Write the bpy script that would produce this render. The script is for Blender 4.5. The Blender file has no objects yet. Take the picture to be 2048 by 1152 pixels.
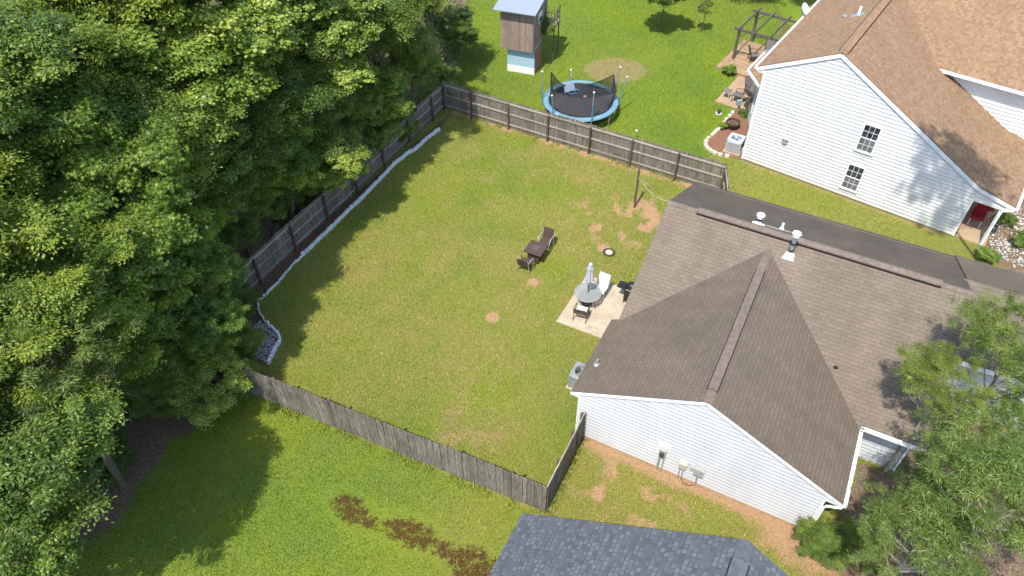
import bpy, math, random
import numpy as np
from mathutils import Vector, Matrix

R = math.radians
rng = np.random.default_rng(7)
random.seed(7)
sc = bpy.context.scene
COL = sc.collection

# ------------------------------------------------------------------ camera
FPX = 1479.0; PITCH = R(45.77); ROLL = R(-.32); CAMH = 23.7
cp, sp, cr, sr = math.cos(PITCH), math.sin(PITCH), math.cos(ROLL), math.sin(ROLL)
_F = np.array([0, cp, -sp]); _U = np.array([0, sp, cp]); _R = np.array([1., 0, 0])
CAMM = np.array([cr*_R + sr*_U, -(-sr*_R + cr*_U), _F])      # image right, image down, depth
cam = bpy.data.cameras.new('camera'); camo = bpy.data.objects.new('camera', cam); COL.objects.link(camo)
r0, r1, r2 = CAMM[0], -CAMM[1], -CAMM[2]
camo.matrix_world = Matrix(((r0[0], r1[0], r2[0], 0), (r0[1], r1[1], r2[1], 0), (r0[2], r1[2], r2[2], CAMH), (0, 0, 0, 1)))
cam.sensor_width = 36; cam.lens = 36*FPX/2048; cam.clip_end = 3000; cam.clip_start = .1
sc.camera = camo
sc.render.resolution_x = 1024; sc.render.resolution_y = 576

# ------------------------------------------------------------------ light
SUN_EL = R(61); SHADOW_AZ = R(61)                            # shadows fall towards SHADOW_AZ
w = bpy.data.worlds.new('World'); sc.world = w; w.use_nodes = True
wn = w.node_tree.nodes; wl = w.node_tree.links
sky = wn.new('ShaderNodeTexSky'); sky.sky_type = 'NISHITA'; sky.sun_disc = False
sky.sun_elevation = SUN_EL
sd = Vector((-math.cos(SHADOW_AZ)*math.cos(SUN_EL), -math.sin(SHADOW_AZ)*math.cos(SUN_EL), math.sin(SUN_EL)))  # towards the sun
sky.sun_rotation = math.atan2(sd.x, sd.y)
wl.new(sky.outputs[0], wn['Background'].inputs[0]); wn['Background'].inputs[1].default_value = .15
sl = bpy.data.lights.new('sun', 'SUN'); sl.energy = 2.95; sl.angle = R(.6); sl.color = (1, .955, .88)
so = bpy.data.objects.new('sun', sl); COL.objects.link(so)
so.rotation_euler = (-sd).to_track_quat('-Z', 'Y').to_euler(); so.location = (0, 0, 60)
sc.view_settings.view_transform = 'Standard'; sc.view_settings.look = 'None'
sc.view_settings.exposure = 1.13; sc.view_settings.gamma = 1

# ------------------------------------------------------------------ measuring
def at(u, v, z=0.):
    """the point of the world, at height z, that the photograph shows at (u, v)"""
    d = CAMM.T @ np.array([(u-1024)/FPX, (v-576)/FPX, 1.]); t = (z-CAMH)/d[2]
    return Vector((d[0]*t, d[1]*t, z))
def at_many(uv, z=0.):
    return np.array([at(u, v, z)[:2] for u, v in uv])
class Frame:
    def __init__(s, org, deg):
        s.o = Vector(org); s.a = R(deg); s.m = Matrix.Translation(s.o) @ Matrix.Rotation(s.a, 4, 'Z'); s.i = s.m.inverted()
    def W(s, u, v, z=0): return s.m @ Vector((u, v, z))
    def L(s, p): return s.i @ Vector(p)
F1 = Frame(at(1168, 872), -27.51)       # the brown roofed house in the middle
F2 = Frame(at(1483, 318), -35.86)       # the white house behind

# ------------------------------------------------------------------ objects
def tag(o, label=None, cat=None, group=None, kind=None):
    if label: o['label'] = label
    if cat: o['category'] = cat
    if group: o['group'] = group
    if kind: o['kind'] = kind
    return o
def empty(name, loc=(0, 0, 0), rz=0, parent=None):
    o = bpy.data.objects.new(name, None); COL.objects.link(o); o.empty_display_size = .3
    o.location = loc; o.rotation_euler = (0, 0, rz)
    if parent: o.parent = parent
    return o
def thing(name, label, cat, loc=(0, 0, 0), rz=0, group=None):
    return tag(empty(name, loc, rz), label, cat, group)
def tree_copy(o, parent=None):
    c = o.copy(); COL.objects.link(c); c.parent = parent
    for ch in list(o.children): tree_copy(ch, c)
    return c

class MB:
    """collects faces; build() links them as one mesh"""
    def __init__(s): s.v = []; s.f = []; s.uv = []; s.t = []
    def face(s, pts, uv=None, t=.5):
        n = len(s.v); s.v += [tuple(p) for p in pts]; s.f.append(tuple(range(n, n+len(pts))))
        if uv is None:
            a, b, c = Vector(pts[0]), Vector(pts[1]), Vector(pts[2]); nn = (b-a).cross(c-a)
            ax = max(range(3), key=lambda i: abs(nn[i])); i, j = [(1, 2), (0, 2), (0, 1)][ax]
            uv = [(p[i], p[j]) for p in pts]
        s.uv.append(uv); s.t.append(t)
    def hexa(s, p, t=.5):
        for q in ((3, 2, 1, 0), (4, 5, 6, 7), (0, 1, 5, 4), (1, 2, 6, 5), (2, 3, 7, 6), (3, 0, 4, 7)): s.face([p[i] for i in q], t=t)
        return s
    def box(s, x0, y0, z0, x1, y1, z1, t=.5, M=None):
        p = [Vector(c) for c in ((x0, y0, z0), (x1, y0, z0), (x1, y1, z0), (x0, y1, z0), (x0, y0, z1), (x1, y0, z1), (x1, y1, z1), (x0, y1, z1))]
        if M: p = [M @ q for q in p]
        return s.hexa(p, t)
    def cbox(s, c, sx, sy, sz, rz=0, t=.5, M=None):
        m = Matrix.Translation(Vector(c)) @ Matrix.Rotation(rz, 4, 'Z')
        if M is not None: m = M @ m
        return s.box(-sx/2, -sy/2, -sz/2, sx/2, sy/2, sz/2, t, m)
    def bar(s, p, q, w, h=None, t=.5):
        h = h or w; p = Vector(p); q = Vector(q); d = (q-p).normalized()
        x = d.cross(Vector((0, 0, 1)));  x = Vector((1, 0, 0)) if x.length < 1e-3 else x.normalized()
        y = x.cross(d).normalized()
        c = [(-1, -1), (1, -1), (1, 1), (-1, 1)]
        return s.hexa([p+x*a*w/2+y*b*h/2 for a, b in c]+[q+x*a*w/2+y*b*h/2 for a, b in c], t)
    def tube(s, pts, r, n=8, t=.5, cap=True):
        pts = [Vector(p) for p in pts]; rr = r if isinstance(r, (list, tuple)) else [r]*len(pts)
        rings = []; up = None
        for i, p in enumerate(pts):
            d = (pts[min(i+1, len(pts)-1)]-pts[max(i-1, 0)]).normalized()
            if up is None: up = Vector((1, 0, 0)) if abs(d.x) < .9 else Vector((0, 1, 0))
            x = (up - d*up.dot(d)).normalized(); y = d.cross(x); up = x
            rings.append([p+(x*math.cos(2*math.pi*k/n)+y*math.sin(2*math.pi*k/n))*rr[i] for k in range(n)])
        for a, b in zip(rings, rings[1:]):
            for k in range(n): s.face([a[k], a[(k+1) % n], b[(k+1) % n], b[k]], t=t)
        if cap: s.face(rings[0][::-1], t=t); s.face(rings[-1], t=t)
        return s
    def lathe(s, prof, c=(0, 0, 0), n=20, t=.5, a0=0, a1=2*math.pi):
        c = Vector(c)
        P = lambda r, z, k: c+Vector((r*math.cos(a0+(a1-a0)*k/n), r*math.sin(a0+(a1-a0)*k/n), z))
        for (ra, za), (rb, zb) in zip(prof, prof[1:]):
            for k in range(n):
                q = [P(ra, za, k), P(ra, za, k+1), P(rb, zb, k+1), P(rb, zb, k)]
                if ra < 1e-6: q = q[1:]
                elif rb < 1e-6: q = q[:3]
                s.face(q, t=t)
        return s
    def slab(s, pts, th, e=None, uvs=None, t=.5):
        """a sheet through pts (top face) with thickness th below it; uv from e (along the eave)"""
        pts = [Vector(p) for p in pts]
        n = Vector((0, 0, 0))
        for a, b in zip(pts, pts[1:]+pts[:1]): n += a.cross(b)
        n.normalize()
        if n.z < 0: pts = pts[::-1]; n = -n
        if e is None: e = (pts[1]-pts[0]).normalized()
        e = Vector(e).normalized(); g = n.cross(e)
        if g.z < 0: g = -g
        f = lambda p: (p.dot(e), p.dot(g))
        s.face(pts, [f(p) for p in pts], t)
        lo = [p-Vector((0, 0, th)) for p in pts]
        s.face(lo[::-1], [f(p) for p in lo[::-1]], t)
        for i in range(len(pts)):
            j = (i+1) % len(pts); s.face([pts[j], pts[i], lo[i], lo[j]], [(0, 0), (.01, 0), (.01, .01), (0, .01)], t)
        return s
    def build(s, name, m, parent=None, smooth=False, M=None):
        me = bpy.data.meshes.new(name); me.from_pydata(s.v, [], s.f)
        ul = me.uv_layers.new(name='UVMap'); ul.data.foreach_set('uv', np.array([c for f in s.uv for p in f for c in p], dtype=np.float32))
        at_ = me.attributes.new('tint', 'FLOAT', 'FACE'); at_.data.foreach_set('value', np.array(s.t, dtype=np.float32))
        me.materials.append(m)
        if smooth: me.polygons.foreach_set('use_smooth', [True]*len(me.polygons))
        o = bpy.data.objects.new(name, me); COL.objects.link(o)
        if parent: o.parent = parent
        if M is not None: o.matrix_local = M
        me.validate(); return o

# ------------------------------------------------------------------ materials
class NT:
    def __init__(s, name):
        s.m = bpy.data.materials.new(name); s.m.use_nodes = True; s.t = s.m.node_tree; s.b = s.t.nodes['Principled BSDF']
        s.b.inputs['Specular IOR Level'].default_value = .3; s.b.inputs['Roughness'].default_value = .8
    def n(s, typ, ins=None, **kw):
        nd = s.t.nodes.new('ShaderNode'+typ)
        for k, v in kw.items(): setattr(nd, k, v)
        for k, v in (ins or {}).items(): s.set(nd.inputs[k], v)
        return nd
    def set(s, sock, v):
        if isinstance(v, bpy.types.NodeSocket): s.t.links.new(v, sock)
        elif isinstance(v, (tuple, list)) and len(v) == 3 and sock.type == 'RGBA': sock.default_value = (*v, 1)
        else: sock.default_value = v
    def coord(s, which='Object'): return s.n('TexCoord').outputs[which]
    def mapv(s, vec, scale=(1, 1, 1), loc=(0, 0, 0), rot=(0, 0, 0)):
        return s.n('Mapping', {'Vector': vec, 'Scale': scale, 'Location': loc, 'Rotation': rot}).outputs[0]
    def noise(s, vec, scale, detail=3, rough=.55, dist=0):
        return s.n('TexNoise', {'Vector': vec, 'Scale': scale, 'Detail': detail, 'Roughness': rough, 'Distortion': dist}).outputs[0]
    def ramp(s, fac, stops):
        r = s.n('ValToRGB', {'Fac': fac}); e = r.color_ramp.elements
        while len(e) < len(stops): e.new(.5)
        for k, (p, c) in enumerate(stops):
            e[k].position = p; e[k].color = (*c, 1) if isinstance(c, (tuple, list)) else (c, c, c, 1)
        return r.outputs[0]
    def mix(s, f, a, b, mode='MIX'):
        x = s.n('Mix', data_type='RGBA', blend_type=mode); s.set(x.inputs[0], f); s.set(x.inputs[6], a); s.set(x.inputs[7], b); return x.outputs[2]
    def math(s, op, a, b=0., c=0., clamp=False):
        x = s.n('Math', operation=op, use_clamp=clamp); s.set(x.inputs[0], a); s.set(x.inputs[1], b); s.set(x.inputs[2], c); return x.outputs[0]
    def attr(s, name): return s.n('Attribute', attribute_name=name).outputs['Fac']
    def bump(s, h, strength=.3, dist=.02):
        b = s.n('Bump', {'Height': h, 'Strength': strength, 'Distance': dist}); s.set(s.b.inputs['Normal'], b.outputs[0]); return b
    def base(s, c): s.set(s.b.inputs['Base Color'], c)
    def p(s, **kw):
        for k, v in kw.items(): s.set(s.b.inputs[k.replace('_', ' ')], v)
        return s

def simple(name, col, rough=.6, metal=0, var=.12, scale=6, bump=0):
    k = NT(name); c = k.coord()
    n = k.noise(c, scale, 5, .65)
    a = tuple(x*(1-var) for x in col); b = tuple(min(1, x*(1+var)) for x in col)
    k.base(k.ramp(n, [(.3, a), (.7, b)])); k.p(Roughness=rough, Metallic=metal)
    if bump: k.bump(k.noise(c, scale*6, 4), bump, .01)
    return k.m

def shingle(name, cols, tab=.3, expo=.14, mortar=.006, streak=.25, bump=.6, arch=False, edge=.55):
    """cols: dark, mid, light"""
    k = NT(name); uv = k.n('UVMap').outputs[0]
    wob = k.noise(uv, 1.2, 2)
    br = k.n('TexBrick', {'Vector': uv, 'Color1': (0, 0, 0), 'Color2': (1, 1, 1), 'Mortar': (.5, .5, .5), 'Scale': 1.0, 'Mortar Size': mortar, 'Mortar Smooth': .3, 'Bias': 0.0, 'Brick Width': tab, 'Row Height': expo})
    br.offset = .5; br.offset_frequency = 2
    rnd = br.outputs['Color']
    col = k.ramp(rnd, [(0, cols[0]), (.5, cols[1]), (1, cols[2])])
    gran = k.noise(uv, 55, 4, .8)
    col = k.mix(.55, col, k.ramp(gran, [(.25, tuple(c*.45 for c in cols[1])), (.75, tuple(min(1, c*1.6) for c in cols[1]))]))
    # weathering down the slope, the wear and stains of the roof
    st = k.noise(k.mapv(uv, (1.3, .16, 1)), 1.1, 5, .6); st = k.ramp(st, [(.35, 0), (.7, 1)])
    col = k.mix(k.math('MULTIPLY', st, streak), col, tuple(c*.45 for c in cols[0]))
    big = k.noise(uv, .35, 4); col = k.mix(k.math('MULTIPLY', k.ramp(big, [(.4, 0), (.7, 1)]), .3), col, tuple(c*1.15 for c in cols[2]))
    fac = br.outputs['Fac']
    col = k.mix(k.math('MULTIPLY', fac, edge), col, tuple(c*.3 for c in cols[0]))
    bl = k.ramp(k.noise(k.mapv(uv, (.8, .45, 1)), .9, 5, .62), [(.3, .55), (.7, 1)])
    col = k.mix(k.math('MULTIPLY', k.attr('tint'), bl), col, tuple(c*.34 for c in cols[1]))      # algae stain on the rear slope; on the wing slopes, painted-in sun-angle shade
    k.base(col); k.p(Roughness=.95)
    h = k.math('SUBTRACT', k.math('MULTIPLY', gran, .25), k.math('MULTIPLY', fac, 1.0))
    # each course steps out over the one below
    sep = k.n('SeparateXYZ', {'Vector': uv}).outputs[1]
    saw = k.math('FRACT', k.math('DIVIDE', sep, expo)); h = k.math('ADD', h, k.math('MULTIPLY', k.math('SUBTRACT', 1, saw), .5))
    if arch: h = k.math('ADD', h, k.math('MULTIPLY', k.math('GREATER_THAN', k.n('SeparateColor', {'Color': rnd}).outputs[0], .5), 1.2))
    k.bump(h, bump, .012)
    return k.m

def arch_shingle(name, cols, expo=.145, streak=.15, tabw=.17, edge=.35):
    """laminated shingles: random raised tabs"""
    k = NT(name); uv = k.n('UVMap').outputs[0]
    s = k.n('SeparateXYZ', {'Vector': uv}); x, y = s.outputs[0], s.outputs[1]
    row = k.math('FLOOR', k.math('DIVIDE', y, expo))
    wn_ = k.n('TexWhiteNoise', noise_dimensions='1D'); k.set(wn_.inputs['W'], row)
    xs = k.math('ADD', k.math('DIVIDE', x, tabw), k.math('MULTIPLY', wn_.outputs[0], 9.7))
    cell = k.math('FLOOR', xs)
    cv = k.n('CombineXYZ', {'X': cell, 'Y': row}).outputs[0]
    w2 = k.n('TexWhiteNoise', {'Vector': cv}, noise_dimensions='2D').outputs[0]
    raised = k.math('GREATER_THAN', w2, .52)
    sh = k.n('TexWhiteNoise', {'Vector': k.mapv(cv, (1, 1, 1), (5.3, 9.1, 0))}, noise_dimensions='2D').outputs[0]
    col = k.mix(raised, k.ramp(sh, [(0, cols[0]), (1, cols[1])]), k.ramp(sh, [(0, cols[1]), (1, cols[2])]))
    gran = k.noise(uv, 60, 4, .8)
    col = k.mix(.45, col, k.ramp(gran, [(.25, tuple(c*.5 for c in cols[1])), (.75, tuple(min(1, c*1.55) for c in cols[1]))]))
    big = k.noise(uv, .5, 4); col = k.mix(k.math('MULTIPLY', k.ramp(big, [(.4, 0), (.7, 1)]), streak), col, tuple(c*.6 for c in cols[0]))
    fx = k.math('FRACT', xs); fy = k.math('FRACT', k.math('DIVIDE', y, expo))
    ln = k.math('LESS_THAN', fy, .14); side = k.math('MULTIPLY', k.math('LESS_THAN', fx, .12), raised)
    ed = k.math('MAXIMUM', k.math('MULTIPLY', ln, raised), side)
    col = k.mix(k.math('MULTIPLY', ed, edge), col, tuple(c*.35 for c in cols[0]))
    k.base(col); k.p(Roughness=.95)
    h = k.math('ADD', k.math('MULTIPLY', raised, 1.0), k.math('ADD', k.math('MULTIPLY', k.math('SUBTRACT', 1, fy), .8), k.math('MULTIPLY', gran, .25)))
    k.bump(h, .7, .014)
    return k.m

def wood(name, a, b, c, grain=(9, 9, .9), rough=.9):
    k = NT(name); co = k.coord(); t = k.attr('tint')
    n = k.noise(k.mapv(co, grain), 3.0, 6, .7, .4)
    col = k.ramp(n, [(.3, a), (.5, b), (.72, c)])
    col = k.mix(k.math('MULTIPLY', t, .75), k.mix(1.0, col, (.72, .68, .62), 'MULTIPLY'), k.mix(1.0, col, (1.25, 1.22, 1.18), 'MULTIPLY'))
    col = k.mix(k.math('MULTIPLY', k.ramp(k.noise(co, 1.1, 3), [(.45, 0), (.7, 1)]), .4), col, tuple(x*.75 for x in a))
    k.base(col); k.p(Roughness=rough); k.bump(n, .4, .01)
    return k.m

def leafmat(name, dark, mid, light, yellow=(.3, .33, .04), ya=.06, trans=.38, rough=.42):
    k = NT(name); t = k.attr('tint')
    col = k.ramp(t, [(0, dark), (.5, mid), (.9, light), (1, yellow)])
    ri = k.n('ObjectInfo').outputs['Random']
    col = k.mix(1.0, col, k.ramp(ri, [(0, (.78, .85, .9)), (.35, (1.0, 1.0, 1.0)), (.7, (1.08, 1.03, .9)), (1, (1.2, 1.1, .85))]), 'MULTIPLY')
    n = k.noise(k.coord(), .45, 3)
    col = k.mix(k.math('MULTIPLY', k.ramp(n, [(.4, 0), (.65, 1)]), .35), col, k.mix(.5, col, yellow))
    k.base(col); k.p(Roughness=rough); k.b.inputs['Specular IOR Level'].default_value = .35
    tr = k.n('BsdfTranslucent', {'Color': k.mix(1.0, col, (1.5, 1.55, .6), 'MULTIPLY')})
    mx = k.n('MixShader', {0: trans}); k.t.links.new(k.b.outputs[0], mx.inputs[1]); k.t.links.new(tr.outputs[0], mx.inputs[2])
    k.t.links.new(mx.outputs[0], k.t.nodes['Material Output'].inputs[0])
    return k.m

M = {}
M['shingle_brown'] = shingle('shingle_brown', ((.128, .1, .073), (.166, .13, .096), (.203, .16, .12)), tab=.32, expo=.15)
M['shingle_tan'] = arch_shingle('shingle_tan', ((.155, .093, .05), (.245, .155, .088), (.32, .21, .125)), expo=.15, tabw=.16)
M['shingle_slate'] = arch_shingle('shingle_slate', ((.048, .053, .061), (.092, .1, .113), (.155, .167, .183)), expo=.15, tabw=.14, edge=.6)
M['cap_brown'] = simple('cap_brown', (.16, .125, .1), .95, var=.25, scale=5, bump=.4)
M['cap_tan'] = simple('cap_tan', (.25, .155, .09), .95, var=.2, scale=5, bump=.4)
M['cap_slate'] = simple('cap_slate', (.1, .11, .125), .95, var=.2, scale=5, bump=.4)
def siding(name, c):
    k = NT(name); co = k.coord(); n = k.noise(k.mapv(co, (1, 1, .35)), 1.3, 5, .6)
    col = k.ramp(n, [(.3, tuple(x*.9 for x in c)), (.65, c)])
    z = k.n('SeparateXYZ', {'Vector': co}).outputs[2]; spl = k.math('MULTIPLY', k.math('SUBTRACT', .42, z), 2.2, clamp=True); spl = k.math('MULTIPLY', spl, k.ramp(k.noise(co, 4, 5, .7), [(.35, .1), (.7, 1)]))
    col = k.mix(k.math('MULTIPLY', spl, .55), col, (.42, .3, .19)); gr = k.ramp(k.noise(k.mapv(co, (.7, .7, .25)), 2.2, 5, .65), [(.5, 0), (.75, 1)]); col = k.mix(k.math('MULTIPLY', gr, .14), col, (.3, .33, .27))
    col = k.mix(k.math('MULTIPLY', k.attr('tint'), .06), col, tuple(x*.7 for x in c))
    k.base(col); k.p(Roughness=.55); return k.m
M['siding'] = siding('siding_white', (.53, .54, .555))
M['siding_house_two'] = siding('siding_cream_white', (.62, .62, .6))
M['trim'] = simple('trim_white', (.68, .69, .7), .5, var=.05)
M['gutter'] = simple('gutter_white', (.8, .8, .8), .4, var=.06)
M['dark'] = simple('dark_void', (.012, .012, .014), .6)
M['black'] = simple('black_metal', (.02, .02, .022), .35, var=.3)
M['vent_white'] = simple('vent_white', (.75, .75, .74), .45, var=.1)
M['galv'] = simple('galvanised_metal', (.42, .44, .46), .4, .6, .2, 9)
M['util'] = simple('utility_grey', (.33, .34, .31), .5, var=.15)
M['util_green'] = simple('utility_beige', (.42, .42, .33), .5, var=.15)
M['fence'] = wood('fence_grey_wood', (.07, .062, .052), (.19, .175, .152), (.34, .32, .285))
M['rail'] = wood('fence_rail_wood', (.24, .2, .165), (.36, .31, .26), (.46, .41, .36), (2, 2, 9))
M['post'] = wood('fence_post_wood', (.07, .05, .036), (.115, .083, .06), (.17, .13, .1))
M['barn'] = wood('weathered_boards', (.19, .14, .115), (.3, .235, .2), (.42, .33, .27))
M['deck'] = wood('deck_boards', (.24, .155, .095), (.34, .23, .14), (.43, .3, .19), (3, 3, 3))
M['pergola'] = wood('pergola_timber', (.06, .05, .045), (.11, .095, .085), (.2, .175, .155))
M['wicker'] = simple('brown_wicker', (.075, .048, .042), .6, var=.3, scale=30, bump=.5)
M['alu'] = simple('brushed_aluminium', (.5, .47, .44), .35, .5, .1)
M['bronze'] = simple('bronze_frame', (.09, .07, .055), .45, .3, .2)
M['cream'] = simple('cream_sling', (.62, .6, .52), .8, var=.08, scale=14)
M['umbrella'] = simple('umbrella_cloth', (.42, .42, .46), .85, var=.15, scale=9)
M['blue_pad'] = simple('blue_pad', (.13, .26, .34), .55, var=.22, scale=3)
M['blue_paint'] = simple('blue_foam', (.06, .22, .38), .6, var=.2)
M['mat_black'] = simple('jumping_mat', (.02, .02, .022), .75, var=.35, scale=2)
M['pale_blue'] = simple('pale_blue_paint', (.32, .45, .52), .7, var=.12, scale=5)
M['white_paint'] = simple('white_paint', (.75, .74, .7), .7, var=.12, scale=7)
M['brick_white'] = simple('white_painted_brick', (.82, .84, .86), .8, var=.2, scale=12, bump=.3)
M['stone'] = simple('edging_stone', (.5, .46, .37), .9, var=.25, scale=8, bump=.4)
M['gravel'] = simple('pale_gravel', (.42, .42, .4), .9, var=.4, scale=9)
M['red'] = simple('red_fabric', (.24, .008, .018), .7, var=.25)
M['rust'] = simple('rusty_steel', (.06, .04, .03), .8, var=.4, scale=9)
M['ash'] = simple('ash_and_sticks', (.13, .085, .06), .95, var=.5, scale=14, bump=.6)
M['grey_sling'] = simple('grey_sling', (.15, .14, .125), .8, var=.15)
M['tarp'] = simple('grey_blue_cover', (.09, .11, .14), .7, var=.2)
M['bark'] = simple('bark', (.12, .095, .07), .95, var=.4, scale=12, bump=.6)
M['pale_bark'] = simple('pale_bark', (.33, .3, .25), .9, var=.3, scale=10, bump=.4)
def concrete(name, c, stain, expo=.8):
    k = NT(name); co = k.coord(); n = k.noise(co, .9, 6, .65); f = k.noise(co, 25, 4, .7)
    col = k.mix(k.ramp(n, [(.42, 0), (.7, 1)]), c, stain); col = k.mix(.3, col, k.ramp(f, [(.3, tuple(x*.6 for x in c)), (.7, tuple(min(1, x*1.3) for x in c))]))
    st = k.ramp(k.noise(co, 2.6, 6, .75), [(.52, 0), (.66, 1)]); col = k.mix(k.math('MULTIPLY', st, .4), col, tuple(x*.5 for x in stain))
    k.base(col); k.p(Roughness=.9); k.bump(f, .2, .005); return k.m
M['patio'] = concrete('patio_concrete', (.45, .385, .285), (.31, .235, .155))
M['patio_far'] = concrete('patio_far', (.38, .265, .17), (.28, .18, .115))
M['mulch'] = simple('bark_mulch', (.2, .1, .06), .95, var=.5, scale=22, bump=.9)
def metal_roof():
    k = NT('ribbed_metal_roof'); uv = k.coord(); s = k.n('TexWave', {'Vector': uv, 'Scale': 3.0}); k.base((.42, .46, .5)); k.p(Metallic=.5, Roughness=.4); k.bump(s.outputs[0], .5, .02); return k.m
M['metal_roof'] = metal_roof()
def glass_dark():
    k = NT('window_glass'); n = k.noise(k.coord(), 2.5, 3); k.base(k.ramp(n, [(.35, (.015, .017, .02)), (.7, (.06, .065, .07))])); k.p(Roughness=.12); k.b.inputs['Specular IOR Level'].default_value = .6; return k.m
M['glass'] = glass_dark()
def screen():
    k = NT('insect_screen'); n = k.noise(k.coord(), 2.5, 3); k.base(k.ramp(n, [(.35, (.1, .1, .1)), (.7, (.17, .17, .165))])); k.p(Roughness=.6); return k.m
M['screen'] = screen()
def see_through(name, col, alpha, rough=.3, mesh_scale=0):
    k = NT(name); k.base(col); k.p(Roughness=rough, Alpha=alpha); return k.m
M['net'] = see_through('safety_net', (.025, .025, .025), .68, .8)
M['net_dense'] = see_through('safety_net_doubled', (.034, .032, .032), .97, .8)
M['table_glass'] = see_through('table_glass', (.3, .33, .31), .55, .08)
M['plastic_clear'] = see_through('clear_backboard', (.25, .32, .38), .6, .2)
M['leaf_gum'] = leafmat('sweetgum_leaves', (.06, .125, .026), (.15, .25, .038), (.29, .385, .065))
M['leaf_maple'] = leafmat('maple_leaves', (.07, .14, .024), (.18, .275, .045), (.36, .43, .11), yellow=(.42, .45, .14))
M['leaf_dark'] = leafmat('dark_leaves', (.045, .095, .022), (.13, .21, .038), (.26, .34, .07), yellow=(.32, .3, .03))
M['leaf_feather'] = leafmat('feathery_leaves', (.09, .15, .022), (.2, .27, .04), (.33, .38, .075))
M['leaf_willow'] = leafmat('willow_leaves', (.045, .09, .018), (.115, .18, .03), (.235, .3, .075), yellow=(.36, .36, .11))
M['leaf_shrub'] = leafmat('shrub_leaves', (.05, .12, .02), (.12, .22, .03), (.22, .33, .05))

# ------------------------------------------------------------------ ground
YARD = at_many([(893, 214), (656, 432), (480, 605)]).tolist() + [[-13.75, 18.9]] + at_many([(488, 775), (1092, 1025), (1168, 872)]).tolist()
YARD += [list(F1.W(0, 3.5)[:2]), list(F1.W(0, 13)[:2]), [9.7, 28.35], [10.64, 29.75]]
YARD = np.array(YARD)
def inside(P, poly):
    x, y = P[:, 0], P[:, 1]; r = np.zeros(len(P), bool); n = len(poly)
    for i in range(n):
        x1, y1 = poly[i]; x2, y2 = poly[(i+1) % n]
        if y1 == y2: continue
        c = ((y1 > y) != (y2 > y)) & (x < (x2-x1)*(y-y1)/(y2-y1)+x1); r ^= c
    return r
def dline(P, pts):
    d = np.full(len(P), 1e9)
    for a, b in zip(pts, pts[1:]):
        a = np.array(a[:2]); b = np.array(b[:2]); ab = b-a; t = np.clip(((P-a)@ab)/(ab@ab), 0, 1); d = np.minimum(d, np.hypot(*(P-a-t[:, None]*ab).T))
    return d
def soft(d, w, e=.25): return np.clip((w+e-d)/(2*e), 0, 1)
def vnoise(P, s, seed=0, octv=4):
    r = np.random.default_rng(seed); out = np.zeros(len(P)); amp = 1; tot = 0
    for k in range(octv):
        g = r.random((512, 512)); q = P*s*(2**k)+1000; i = np.floor(q).astype(int); f = q-i; f = f*f*(3-2*f)
        a = g[i[:, 0] % 512, i[:, 1] % 512]; b = g[(i[:, 0]+1) % 512, i[:, 1] % 512]; c = g[i[:, 0] % 512, (i[:, 1]+1) % 512]; d = g[(i[:, 0]+1) % 512, (i[:, 1]+1) % 512]
        out += amp*((a*(1-f[:, 0])+b*f[:, 0])*(1-f[:, 1])+(c*(1-f[:, 0])+d*f[:, 0])*f[:, 1]); tot += amp; amp *= .55
    return out/tot
def blob(P, px, r, e=None, sx=1, ang=0):
    c = np.array(at(*px)[:2]); d = P-c; ca, sa = math.cos(ang), math.sin(ang)
    u = (d[:, 0]*ca+d[:, 1]*sa)/sx; v = -d[:, 0]*sa+d[:, 1]*ca
    return np.clip((r-np.hypot(u, v))/(e or r*.6)+.5, 0, 1)
EDGE_PX = [(878, 262), (855, 278), (833, 300), (819, 307), (791, 329), (761, 360), (717, 406), (701, 420), (665, 456), (627, 493), (586, 530), (559, 563), (535, 588), (516, 604), (518, 623), (534, 648), (557, 668), (562, 684), (551, 702), (536, 733)]
EDGE = at_many(EDGE_PX)
_we = at_many([(470, 780), (430, 832), (350, 862), (315, 915), (280, 965), (262, 1005), (205, 1065), (150, 1115), (105, 1160), (70, 1300)])
WOODPOLY = np.vstack([_we, [[-40, 3], [-60, 3], [-60, 80], [-6, 80]], at_many([(920, 60), (890, 170), (888, 208), (640, 425), (465, 600)]), [[-14, 18.9]]])
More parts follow.
